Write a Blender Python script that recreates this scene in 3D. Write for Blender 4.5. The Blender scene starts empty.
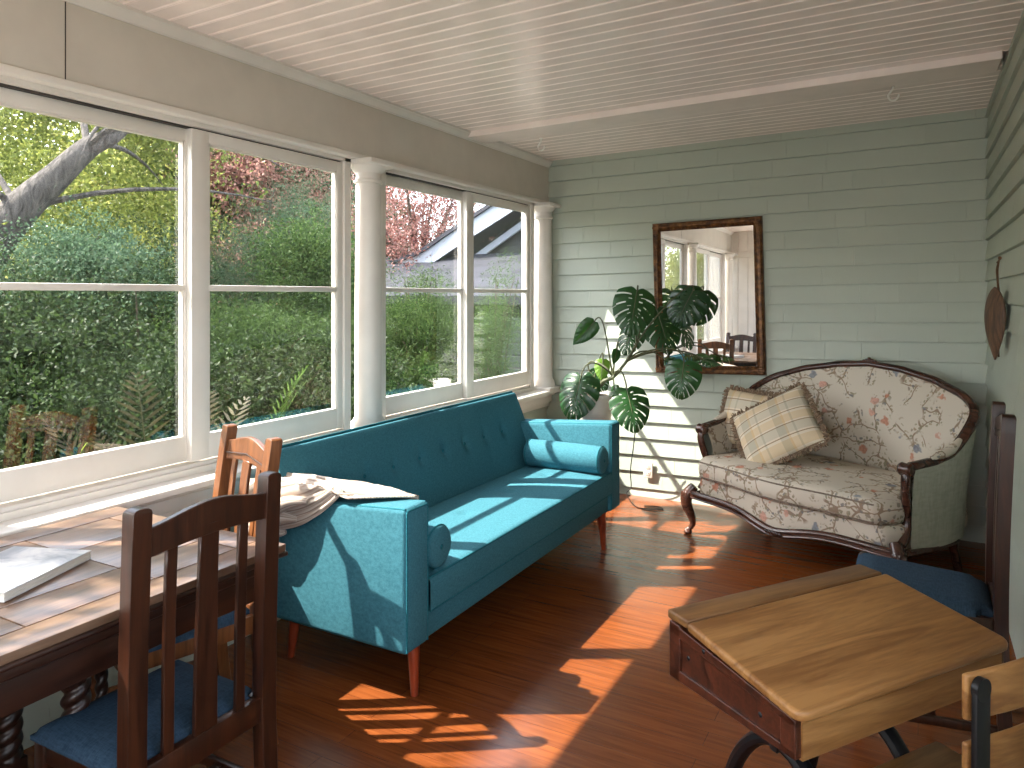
import bpy, bmesh, math, random
import numpy as np
from mathutils import Vector, Matrix, Euler
random.seed(7); NPR = np.random.RandomState(11)
SC = bpy.context.scene
COL = SC.collection
PI = math.pi

# ------------------------------------------------------------------ camera
F_PX, HORIZON, CAM_Z = 738.0, 295.0, 1.5
YAW = math.atan(406/738.0)
cam_data = bpy.data.cameras.new('camera')
cam_data.sensor_fit = 'HORIZONTAL'; cam_data.sensor_width = 36.0
cam_data.lens = 36.0*F_PX/1024.0
cam_data.shift_y = -(384.0-HORIZON)/1024.0
cam_data.clip_start = 0.02; cam_data.clip_end = 300
cam = bpy.data.objects.new('camera', cam_data); COL.objects.link(cam)
cam.location = (0, 0, CAM_Z); cam.rotation_euler = (PI/2, 0, YAW)
SC.camera = cam

# ------------------------------------------------------------------ sky, sun, exposure
SC.view_settings.view_transform = 'Standard'; SC.view_settings.look = 'None'
SC.view_settings.gamma = 1.0; SC.view_settings.use_curve_mapping = False
SC.view_settings.exposure = 0.50
SUN_DIR = Vector((1.0, 0.55, -1.29)).normalized()
w = bpy.data.worlds.new('sky'); SC.world = w; w.use_nodes = True
wn = w.node_tree; bg = wn.nodes['Background']
sky = wn.nodes.new('ShaderNodeTexSky'); sky.sky_type = 'NISHITA'; sky.sun_disc = False
sky.sun_elevation = math.radians(43); sky.sun_rotation = math.radians(-120); sky.air_density = 1.0; sky.dust_density = 2.0
mixw = wn.nodes.new('ShaderNodeMixRGB'); mixw.inputs[0].default_value = 0.55
mixw.inputs[2].default_value = (5.2, 5.5, 6.0, 1)
wn.links.new(sky.outputs[0], mixw.inputs[1]); wn.links.new(mixw.outputs[0], bg.inputs[0])
SKY_STRENGTH = 1.0
bg.inputs[1].default_value = SKY_STRENGTH
sd = bpy.data.lights.new('sun', 'SUN'); sd.energy = 16.0; sd.angle = math.radians(0.55); sd.color = (1.0, 0.93, 0.83)
sun = bpy.data.objects.new('sun', sd); COL.objects.link(sun)
sun.rotation_euler = SUN_DIR.to_track_quat('-Z', 'Y').to_euler(); sun.location = (-8, -4, 10)

def area_light(name, loc, direction, sx, sy, power, color=(1, 1, 1)):
    d = bpy.data.lights.new(name, 'AREA'); d.shape = 'RECTANGLE'; d.size = sx; d.size_y = sy
    d.energy = power; d.color = color
    o = bpy.data.objects.new(name, d); COL.objects.link(o); o.location = loc
    o.rotation_euler = Vector(direction).to_track_quat('-Z', 'Z').to_euler()
    return o
# added fill lamp outside the unseen back window, tilted up to brighten the ceiling
area_light('back_ceiling_fill', (-0.75, -1.60, 1.10), (0, 1, 1.5), 1.5, 1.1, 66, (0.98, 0.98, 1.0))
cy = SC.cycles
cy.use_denoising = True
try: cy.denoiser = 'OPENIMAGEDENOISE'
except Exception: pass
cy.max_bounces = 10; cy.diffuse_bounces = 6; cy.glossy_bounces = 4; cy.transmission_bounces = 6; cy.transparent_max_bounces = 16
cy.sample_clamp_indirect = 6.0; cy.caustics_reflective = False; cy.caustics_refractive = False

# ------------------------------------------------------------------ pixel helpers (used to measure, always with a real depth)
SN, CS = math.sin(YAW), math.cos(YAW)
def ray(px, py):
    r = (px-512)/F_PX; u = (HORIZON-py)/F_PX
    return Vector((-SN+r*CS, CS+r*SN, u))
def at_y(px, py, Y):
    d = ray(px, py); t = Y/d.y; return Vector((t*d.x, Y, CAM_Z+t*d.z))

# ------------------------------------------------------------------ materials
def lin(r, g, b):
    f = lambda c: ((c/255.0)/12.92 if c <= 10 else (((c/255.0)+0.055)/1.055)**2.4)
    return (f(r), f(g), f(b), 1.0)
def newmat(name):
    m = bpy.data.materials.new(name); m.use_nodes = True
    nt = m.node_tree; b = nt.nodes['Principled BSDF']
    return m, nt, b
def N(nt, t, **kw):
    n = nt.nodes.new(t)
    for k, v in kw.items():
        if k.startswith('i_'): n.inputs[int(k[2:])].default_value = v
        else: setattr(n, k, v)
    return n
def ramp(nt, stops, fac, interp='LINEAR'):
    r = nt.nodes.new('ShaderNodeValToRGB'); cr = r.color_ramp; cr.interpolation = interp
    while len(cr.elements) > 1: cr.elements.remove(cr.elements[-1])
    cr.elements[0].position = stops[0][0]; cr.elements[0].color = stops[0][1]
    for p, c in stops[1:]:
        e = cr.elements.new(p); e.color = c
    nt.links.new(fac, r.inputs[0]); return r
def coords(nt, kind='Object', scale=(1, 1, 1), rot=(0, 0, 0), loc=(0, 0, 0)):
    tc = nt.nodes.new('ShaderNodeTexCoord'); mp = nt.nodes.new('ShaderNodeMapping')
    mp.inputs['Scale'].default_value = scale; mp.inputs['Rotation'].default_value = rot; mp.inputs['Location'].default_value = loc
    nt.links.new(tc.outputs[kind], mp.inputs[0]); return mp.outputs[0]
def noise(nt, vec, scale, detail=3, rough=0.55, dist=0.0):
    n = nt.nodes.new('ShaderNodeTexNoise'); n.inputs['Scale'].default_value = scale
    n.inputs['Detail'].default_value = detail; n.inputs['Roughness'].default_value = rough; n.inputs['Distortion'].default_value = dist
    nt.links.new(vec, n.inputs['Vector']); return n
def bump(nt, b, h, strength=0.2, dist=0.01):
    bn = nt.nodes.new('ShaderNodeBump'); bn.inputs['Strength'].default_value = strength; bn.inputs['Distance'].default_value = dist
    nt.links.new(h, bn.inputs['Height']); nt.links.new(bn.outputs[0], b.inputs['Normal']); return bn
def plain(name, col, rough=0.5, metal=0.0, spec=0.5, var=0.08, vs=6.0, bs=0.05):
    m, nt, b = newmat(name)
    v = coords(nt); n = noise(nt, v, vs, 4)
    c2 = tuple(x*(1-var*2) for x in col[:3])+(1,); c1 = tuple(min(1, x*(1+var)) for x in col[:3])+(1,)
    r = ramp(nt, [(0.3, c2), (0.7, c1)], n.outputs[0]); nt.links.new(r.outputs[0], b.inputs['Base Color'])
    b.inputs['Roughness'].default_value = rough; b.inputs['Metallic'].default_value = metal
    b.inputs['Specular IOR Level'].default_value = spec
    if bs: bump(nt, b, noise(nt, v, 60, 3).outputs[0], bs, 0.004)
    return m
def wood(name, dark, light, axis='Z', scale=1.0, rough=0.4, spec=0.5, contrast=1.0, fine=1.0):
    m, nt, b = newmat(name)
    s = {'X': (1.2, 14, 14), 'Y': (14, 1.2, 14), 'Z': (14, 14, 1.2)}[axis]
    v = coords(nt, 'Object', tuple(x*scale for x in s))
    n1 = noise(nt, v, 1.6, 6, 0.6, 1.2)
    s2 = tuple(x*scale*5 for x in s); n2 = noise(nt, coords(nt, 'Object', s2), 2.0, 3, 0.6)
    mx = N(nt, 'ShaderNodeMath', operation='MULTIPLY_ADD'); mx.inputs[1].default_value = 0.35*fine
    nt.links.new(n2.outputs[0], mx.inputs[0]); nt.links.new(n1.outputs[0], mx.inputs[2])
    mid = 0.5+0.175*fine
    r = ramp(nt, [(mid-0.17/contrast, dark), (mid+0.17/contrast, light)], mx.outputs[0])
    nt.links.new(r.outputs[0], b.inputs['Base Color'])
    b.inputs['Roughness'].default_value = rough; b.inputs['Specular IOR Level'].default_value = spec
    bump(nt, b, mx.outputs[0], 0.12, 0.003)
    return m
def fabric(name, c1, c2, scale=420, rough=0.9, bs=0.35, sheen=0.0):
    m, nt, b = newmat(name)
    a = noise(nt, coords(nt, 'Object', (scale, scale*0.18, scale)), 1.0, 2)
    c = noise(nt, coords(nt, 'Object', (scale*0.18, scale, scale*0.25)), 1.0, 2)
    mx = N(nt, 'ShaderNodeMath', operation='ADD'); nt.links.new(a.outputs[0], mx.inputs[0]); nt.links.new(c.outputs[0], mx.inputs[1])
    hf = N(nt, 'ShaderNodeMath', operation='MULTIPLY'); hf.inputs[1].default_value = 0.5; nt.links.new(mx.outputs[0], hf.inputs[0])
    r = ramp(nt, [(0.36, c1), (0.62, c2)], hf.outputs[0])
    nt.links.new(r.outputs[0], b.inputs['Base Color']); b.inputs['Roughness'].default_value = rough
    b.inputs['Specular IOR Level'].default_value = 0.2
    if sheen: b.inputs['Sheen Weight'].default_value = sheen
    bump(nt, b, hf.outputs[0], bs, 0.002)
    return m

M = {}
M['trim'] = plain('white_trim_paint', lin(222, 216, 208), 0.42, var=0.03, bs=0.03)
M['band'] = plain('cream_header_paint', lin(200, 193, 182), 0.5, var=0.03, bs=0.04)
M['ceiling'] = plain('ceiling_gloss_paint', lin(238, 224, 216), 0.26, spec=0.6, var=0.03, bs=0.02)
M['sage'] = None
def sage(name, base=lin(178, 185, 171)):
    m, nt, b = newmat(name)
    v = coords(nt); big = noise(nt, v, 1.2, 3); gr = noise(nt, coords(nt, 'Object', (60, 60, 3)), 1.0, 4)
    isl = N(nt, 'ShaderNodeNewGeometry')
    r = ramp(nt, [(0.0, tuple(x*0.97 for x in base[:3])+(1,)), (1.0, tuple(x*1.03 for x in base[:3])+(1,))], isl.outputs['Random Per Island'])
    mx = N(nt, 'ShaderNodeMixRGB', blend_type='MULTIPLY'); mx.inputs[0].default_value = 0.35
    r2 = ramp(nt, [(0.3, (0.82, 0.84, 0.86, 1)), (0.7, (1, 1, 1, 1))], big.outputs[0])
    nt.links.new(r.outputs[0], mx.inputs[1]); nt.links.new(r2.outputs[0], mx.inputs[2])
    nt.links.new(mx.outputs[0], b.inputs['Base Color'])
    b.inputs['Roughness'].default_value = 0.42
    bump(nt, b, gr.outputs[0], 0.18, 0.004)
    return m
M['sage'] = sage('sage_painted_shingles')
# floor: narrow varnished fir boards along X
def floor_mat():
    m, nt, b = newmat('varnished_red_fir_boards')
    v = coords(nt, 'Object')
    br = nt.nodes.new('ShaderNodeTexBrick')
    br.inputs['Scale'].default_value = 1.0; br.inputs['Brick Width'].default_value = 1.7; br.inputs['Row Height'].default_value = 0.082
    br.inputs['Mortar Size'].default_value = 0.0007; br.inputs['Mortar Smooth'].default_value = 0.2
    br.inputs['Color1'].default_value = (0.25, 0.25, 0.25, 1); br.inputs['Color2'].default_value = (0.8, 0.8, 0.8, 1); br.inputs['Mortar'].default_value = (0, 0, 0, 1)
    br.offset = 0.37
    nt.links.new(v, br.inputs['Vector'])
    gr = noise(nt, coords(nt, 'Object', (1.4, 26, 1)), 2.0, 6, 0.6, 0.7)
    bl = noise(nt, v, 1.4, 3)
    ad = N(nt, 'ShaderNodeMath', operation='MULTIPLY_ADD'); ad.inputs[1].default_value = 0.14
    nt.links.new(br.outputs[0], ad.inputs[0]); nt.links.new(gr.outputs[0], ad.inputs[2])
    ad2 = N(nt, 'ShaderNodeMath', operation='MULTIPLY_ADD'); ad2.inputs[1].default_value = 0.25
    nt.links.new(bl.outputs[0], ad2.inputs[0]); nt.links.new(ad.outputs[0], ad2.inputs[2])
    r = ramp(nt, [(0.45, lin(94, 47, 21)), (0.75, lin(124, 66, 31)), (1.0, lin(142, 80, 39))], ad2.outputs[0])
    mm = N(nt, 'ShaderNodeMixRGB', blend_type='MIX'); mm.inputs[2].default_value = lin(80, 32, 14)
    nt.links.new(br.outputs['Fac'], mm.inputs[0]); nt.links.new(r.outputs[0], mm.inputs[1])
    nt.links.new(mm.outputs[0], b.inputs['Base Color'])
    rr = ramp(nt, [(0.25, (0.20, 0.20, 0.20, 1)), (0.8, (0.28, 0.28, 0.28, 1))], noise(nt, v, 2.0, 2).outputs[0])
    nt.links.new(rr.outputs[0], b.inputs['Roughness']); b.inputs['Specular IOR Level'].default_value = 0.6
    inv = N(nt, 'ShaderNodeMath', operation='SUBTRACT'); inv.inputs[0].default_value = 1.0; nt.links.new(br.outputs['Fac'], inv.inputs[1])
    bump(nt, b, inv.outputs[0], 0.08, 0.001)
    return m
M['floor'] = floor_mat()
M['mission'] = wood('dark_red_oak', lin(32, 16, 9), lin(64, 34, 20), 'Z', 1.0, 0.32, 0.5)
M['oak_sunlit'] = wood('sunlit_dark_oak', lin(76, 42, 21), lin(126, 78, 43), 'Z', 1.0, 0.34)  # same dark oak as the other chairs, sunlight painted in as a lighter tone
M['table_top'] = wood('table_oak_boards', lin(84, 62, 48), lin(126, 100, 80), 'Y', 0.8, 0.32, 0.6)
M['table_dark'] = wood('table_dark_oak', lin(28, 16, 12), lin(54, 31, 22), 'Y', 1.0, 0.36)
M['walnut'] = wood('polished_walnut', lin(44, 26, 20), lin(82, 50, 38), 'X', 1.2, 0.25, 0.6)
M['sofa_leg'] = wood('cherry_leg_wood', lin(110, 40, 20), lin(160, 68, 36), 'Z', 1.3, 0.3)
M['desk_top'] = wood('honey_oak_lid', lin(120, 80, 42), lin(158, 114, 66), 'X', 0.75, 0.4, 0.4, 1.3)
M['desk_side'] = wood('dark_desk_side', lin(48, 24, 16), lin(86, 44, 28), 'X', 1.0, 0.35)
M['iron'] = plain('black_painted_iron', lin(20, 21, 24), 0.38, 0.3, var=0.1)
M['black_metal'] = plain('black_metal', lin(26, 25, 26), 0.4, 0.6)
M['brass'] = plain('brass', lin(190, 150, 80), 0.3, 1.0)
M['teal'] = fabric('teal_woven_fabric', lin(46, 98, 112), lin(66, 122, 136), 420)
M['teal_dark'] = fabric('teal_piping_fabric', lin(24, 84, 96), lin(40, 110, 122), 300)
M['blue_pad'] = fabric('blue_seat_fabric', lin(38, 58, 76), lin(56, 78, 98), 260)
M['sageback'] = fabric('pale_sage_moire_fabric', lin(160, 162, 146), lin(178, 178, 162), 60, bs=0.1)
M['ceramic'] = plain('white_glazed_ceramic', lin(225, 220, 212), 0.2, var=0.02, bs=0)
M['soil'] = plain('potting_soil', lin(50, 36, 26), 0.95, var=0.3, vs=60, bs=0.5)
M['outlet'] = plain('cream_plastic', lin(226, 222, 210), 0.35, var=0.01, bs=0)
M['dark_slot'] = plain('dark_slot', lin(25, 22, 20), 0.7, bs=0)
M['hookw'] = plain('white_enamel_metal', lin(232, 228, 220), 0.3, 0.0, var=0.02, bs=0)
M['twine'] = plain('brown_twine', lin(110, 80, 55), 0.9, var=0.2, vs=80)
M['palm'] = wood('woven_brown_leaf', lin(60, 42, 30), lin(104, 76, 54), 'Z', 2.0, 0.6)
M['jamb'] = plain('window_track', lin(60, 54, 50), 0.6)

def floral():
    m, nt, b = newmat('floral_brocade')
    base = lin(196, 186, 170)
    v = coords(nt, 'Object')
    dn = noise(nt, v, 5.0, 2)
    wv = N(nt, 'ShaderNodeVectorMath', operation='MULTIPLY_ADD'); wv.inputs[1].default_value = (0.16, 0.16, 0.16)
    nt.links.new(dn.outputs['Color'], wv.inputs[0]); nt.links.new(v, wv.inputs[2])
    # trailing stems: thin bands along cell borders of a large voronoi
    vo = nt.nodes.new('ShaderNodeTexVoronoi'); vo.feature = 'DISTANCE_TO_EDGE'; vo.inputs['Scale'].default_value = 7.5
    nt.links.new(wv.outputs[0], vo.inputs['Vector'])
    stem = ramp(nt, [(0.0, (1, 1, 1, 1)), (0.022, (1, 1, 1, 1)), (0.034, (0, 0, 0, 1))], vo.outputs['Distance'])
    keep = ramp(nt, [(0.42, (0, 0, 0, 1)), (0.48, (1, 1, 1, 1))], noise(nt, v, 6.5, 1).outputs[0])
    sm = N(nt, 'ShaderNodeMath', operation='MULTIPLY'); nt.links.new(stem.outputs[0], sm.inputs[0]); nt.links.new(keep.outputs[0], sm.inputs[1])
    c1 = N(nt, 'ShaderNodeMixRGB'); c1.inputs[1].default_value = base; c1.inputs[2].default_value = lin(142, 122, 104); nt.links.new(sm.outputs[0], c1.inputs[0])
    # leaves
    lf = nt.nodes.new('ShaderNodeTexVoronoi'); lf.inputs['Scale'].default_value = 46
    dl = N(nt, 'ShaderNodeVectorMath', operation='MULTIPLY_ADD'); dl.inputs[1].default_value = (0.05, 0.05, 0.05)
    nt.links.new(noise(nt, v, 22, 1).outputs['Color'], dl.inputs[0]); nt.links.new(v, dl.inputs[2]); nt.links.new(dl.outputs[0], lf.inputs['Vector'])
    lfm = ramp(nt, [(0.36, (1, 1, 1, 1)), (0.44, (0, 0, 0, 1))], lf.outputs['Distance'])
    near = ramp(nt, [(0.14, (1, 1, 1, 1)), (0.22, (0, 0, 0, 1))], vo.outputs['Distance'])
    l1 = N(nt, 'ShaderNodeMath', operation='MULTIPLY'); nt.links.new(lfm.outputs[0], l1.inputs[0]); nt.links.new(near.outputs[0], l1.inputs[1])
    l2 = N(nt, 'ShaderNodeMath', operation='MULTIPLY'); nt.links.new(l1.outputs[0], l2.inputs[0]); nt.links.new(keep.outputs[0], l2.inputs[1])
    l3 = N(nt, 'ShaderNodeMath', operation='MULTIPLY'); l3.inputs[1].default_value = 0.85; nt.links.new(l2.outputs[0], l3.inputs[0])
    lc = ramp(nt, [(0.3, lin(128, 122, 98)), (0.6, lin(150, 128, 104)), (0.8, lin(112, 112, 112))], lf.outputs['Color'])
    c2 = N(nt, 'ShaderNodeMixRGB'); nt.links.new(l3.outputs[0], c2.inputs[0]); nt.links.new(c1.outputs[0], c2.inputs[1]); nt.links.new(lc.outputs[0], c2.inputs[2])
    # flowers
    fl = nt.nodes.new('ShaderNodeTexVoronoi'); fl.inputs['Scale'].default_value = 9.5
    df = N(nt, 'ShaderNodeVectorMath', operation='MULTIPLY_ADD'); df.inputs[1].default_value = (0.045, 0.045, 0.045)
    nt.links.new(noise(nt, v, 30, 1).outputs['Color'], df.inputs[0]); nt.links.new(v, df.inputs[2]); nt.links.new(df.outputs[0], fl.inputs['Vector'])
    flm = ramp(nt, [(0.22, (1, 1, 1, 1)), (0.28, (0, 0, 0, 1))], fl.outputs['Distance'])
    sep = N(nt, 'ShaderNodeSeparateColor'); nt.links.new(fl.outputs['Color'], sep.inputs[0])
    pick = ramp(nt, [(0.40, (0, 0, 0, 1)), (0.42, (1, 1, 1, 1))], sep.outputs[0])
    f1 = N(nt, 'ShaderNodeMath', operation='MULTIPLY'); nt.links.new(flm.outputs[0], f1.inputs[0]); nt.links.new(pick.outputs[0], f1.inputs[1])
    fc = ramp(nt, [(0.0, lin(186, 122, 96)), (0.45, lin(196, 146, 128)), (0.7, lin(120, 124, 134))], sep.outputs[1], 'CONSTANT')
    pet = ramp(nt, [(0.35, (0.75, 0.75, 0.75, 1)), (0.6, (1.1, 1.1, 1.1, 1))], noise(nt, v, 70, 2).outputs[0])
    fm = N(nt, 'ShaderNodeMixRGB', blend_type='MULTIPLY'); fm.inputs[0].default_value = 1; nt.links.new(fc.outputs[0], fm.inputs[1]); nt.links.new(pet.outputs[0], fm.inputs[2])
    f2 = N(nt, 'ShaderNodeMath', operation='MULTIPLY'); f2.inputs[1].default_value = 0.85; nt.links.new(f1.outputs[0], f2.inputs[0])
    c3 = N(nt, 'ShaderNodeMixRGB'); nt.links.new(f2.outputs[0], c3.inputs[0]); nt.links.new(c2.outputs[0], c3.inputs[1]); nt.links.new(fm.outputs[0], c3.inputs[2])
    nt.links.new(c3.outputs[0], b.inputs['Base Color']); b.inputs['Roughness'].default_value = 0.85; b.inputs['Specular IOR Level'].default_value = 0.25
    bump(nt, b, noise(nt, v, 350, 2).outputs[0], 0.15, 0.001)
    return m
M['floral'] = floral()

def plaid():
    m, nt, b = newmat('beige_plaid_fabric')
    v = coords(nt, 'Object'); sp = N(nt, 'ShaderNodeSeparateXYZ'); nt.links.new(v, sp.inputs[0])
    def stripes(out, per, stops):
        a = N(nt, 'ShaderNodeMath', operation='MULTIPLY_ADD'); a.inputs[1].default_value = 1/per; a.inputs[2].default_value = 10.25
        nt.links.new(out, a.inputs[0]); f = N(nt, 'ShaderNodeMath', operation='FRACT'); nt.links.new(a.outputs[0], f.inputs[0])
        return ramp(nt, stops, f.outputs[0], 'CONSTANT')
    W = (1, 1, 1, 1); G = (0.80, 0.82, 0.82, 1); T = (0.92, 0.84, 0.72, 1); D = (0.42, 0.34, 0.28, 1)
    s1 = stripes(sp.outputs[0], 0.20, [(0, W), (0.30, G), (0.55, T), (0.62, W), (0.80, G), (0.86, W)])
    s2 = stripes(sp.outputs[2], 0.17, [(0, T), (0.34, W), (0.44, D), (0.48, W), (0.54, G), (0.90, D), (0.94, W)])
    mx = N(nt, 'ShaderNodeMixRGB', blend_type='MULTIPLY'); mx.inputs[0].default_value = 1
    nt.links.new(s1.outputs[0], mx.inputs[1]); nt.links.new(s2.outputs[0], mx.inputs[2])
    m2 = N(nt, 'ShaderNodeMixRGB', blend_type='MULTIPLY'); m2.inputs[0].default_value = 1; m2.inputs[2].default_value = lin(208, 194, 172)
    nt.links.new(mx.outputs[0], m2.inputs[1]); nt.links.new(m2.outputs[0], b.inputs['Base Color'])
    b.inputs['Roughness'].default_value = 0.85; bump(nt, b, noise(nt, v, 300, 2).outputs[0], 0.2, 0.001)
    return m
M['plaid'] = plaid()
M['fringe'] = fabric('brown_fringe_yarn', lin(92, 74, 60), lin(150, 128, 106), 140, bs=0.5)
def blanket_mat():
    m, nt, b = newmat('striped_cream_throw')
    tc = N(nt, 'ShaderNodeUVMap'); sp = N(nt, 'ShaderNodeSeparateXYZ'); nt.links.new(tc.outputs[0], sp.inputs[0])
    a = N(nt, 'ShaderNodeMath', operation='MULTIPLY'); a.inputs[1].default_value = 9; nt.links.new(sp.outputs[1], a.inputs[0])
    f = N(nt, 'ShaderNodeMath', operation='FRACT'); nt.links.new(a.outputs[0], f.inputs[0])
    r = ramp(nt, [(0, lin(196, 184, 172)), (0.40, lin(168, 150, 136)), (0.50, lin(192, 180, 168)), (0.78, lin(134, 114, 102)), (0.88, lin(196, 184, 172))], f.outputs[0])
    nt.links.new(r.outputs[0], b.inputs['Base Color']); b.inputs['Roughness'].default_value = 0.95
    bump(nt, b, noise(nt, coords(nt), 180, 3).outputs[0], 0.4, 0.003)
    return m
M['throw'] = blanket_mat()

def glass_mat():
    m, nt, b = newmat('window_glass'); nt.nodes.remove(b)
    out = nt.nodes['Material Output']
    tr = N(nt, 'ShaderNodeBsdfTransparent'); tr.inputs[0].default_value = (0.97, 0.98, 0.975, 1)
    gl = N(nt, 'ShaderNodeBsdfGlossy'); gl.inputs['Roughness'].default_value = 0.0
    g = N(nt, 'ShaderNodeNewGeometry'); dt = N(nt, 'ShaderNodeVectorMath', operation='DOT_PRODUCT')
    nt.links.new(g.outputs['Incoming'], dt.inputs[0]); nt.links.new(g.outputs['Normal'], dt.inputs[1])
    ab = N(nt, 'ShaderNodeMath', operation='ABSOLUTE'); nt.links.new(dt.outputs['Value'], ab.inputs[0])
    om = N(nt, 'ShaderNodeMath', operation='SUBTRACT'); om.inputs[0].default_value = 1.0; nt.links.new(ab.outputs[0], om.inputs[1])
    pw = N(nt, 'ShaderNodeMath', operation='POWER'); pw.inputs[1].default_value = 5.0; nt.links.new(om.outputs[0], pw.inputs[0])
    fr = N(nt, 'ShaderNodeMath', operation='MULTIPLY_ADD'); fr.inputs[1].default_value = 0.94; fr.inputs[2].default_value = 0.08; nt.links.new(pw.outputs[0], fr.inputs[0])
    mx = N(nt, 'ShaderNodeMixShader'); nt.links.new(fr.outputs[0], mx.inputs[0]); nt.links.new(tr.outputs[0], mx.inputs[1]); nt.links.new(gl.outputs[0], mx.inputs[2])
    nt.links.new(mx.outputs[0], out.inputs[0]); return m
M['glass'] = glass_mat()
def mirror_mat():
    m, nt, b = newmat('mirror_silver'); b.inputs['Metallic'].default_value = 1; b.inputs['Roughness'].default_value = 0.01
    b.inputs['Base Color'].default_value = (0.9, 0.91, 0.9, 1); return m
M['mirror'] = mirror_mat()
def gilt():
    m, nt, b = newmat('antique_gilt_wood')
    v = coords(nt); n = noise(nt, v, 28, 5)
    r = ramp(nt, [(0.30, lin(48, 28, 16)), (0.5, lin(96, 60, 30)), (0.74, lin(146, 102, 56))], n.outputs[0])
    nt.links.new(r.outputs[0], b.inputs['Base Color']); b.inputs['Metallic'].default_value = 0.35; b.inputs['Roughness'].default_value = 0.42
    bump(nt, b, n.outputs[0], 0.5, 0.006); return m
M['gilt'] = gilt()

def leafmat(name, c1, c2, trans=0.35, rough=0.5, trc=None):
    m, nt, b = newmat(name); out = nt.nodes['Material Output']
    g = N(nt, 'ShaderNodeNewGeometry')
    r = ramp(nt, [(0, c1), (1, c2)], g.outputs['Random Per Island'])
    nt.links.new(r.outputs[0], b.inputs['Base Color']); b.inputs['Roughness'].default_value = rough; b.inputs['Specular IOR Level'].default_value = 0.5 if rough < 0.45 else 0.15
    tl = N(nt, 'ShaderNodeBsdfTranslucent')
    if trc: tl.inputs[0].default_value = trc
    else: nt.links.new(r.outputs[0], tl.inputs[0])
    mx = N(nt, 'ShaderNodeMixShader'); mx.inputs[0].default_value = trans
    nt.links.new(b.outputs[0], mx.inputs[1]); nt.links.new(tl.outputs[0], mx.inputs[2]); nt.links.new(mx.outputs[0], out.inputs[0])
    return m
def bark(name, c1, c2):
    m, nt, b = newmat(name); v = coords(nt, 'Object', (9, 9, 2.5))
    n = noise(nt, v, 2.2, 8, 0.7, 0.8); r = ramp(nt, [(0.35, c1), (0.65, c2)], n.outputs[0])
    nt.links.new(r.outputs[0], b.inputs['Base Color']); b.inputs['Roughness'].default_value = 0.9
    bump(nt, b, n.outputs[0], 1.0, 0.05); return m

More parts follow.
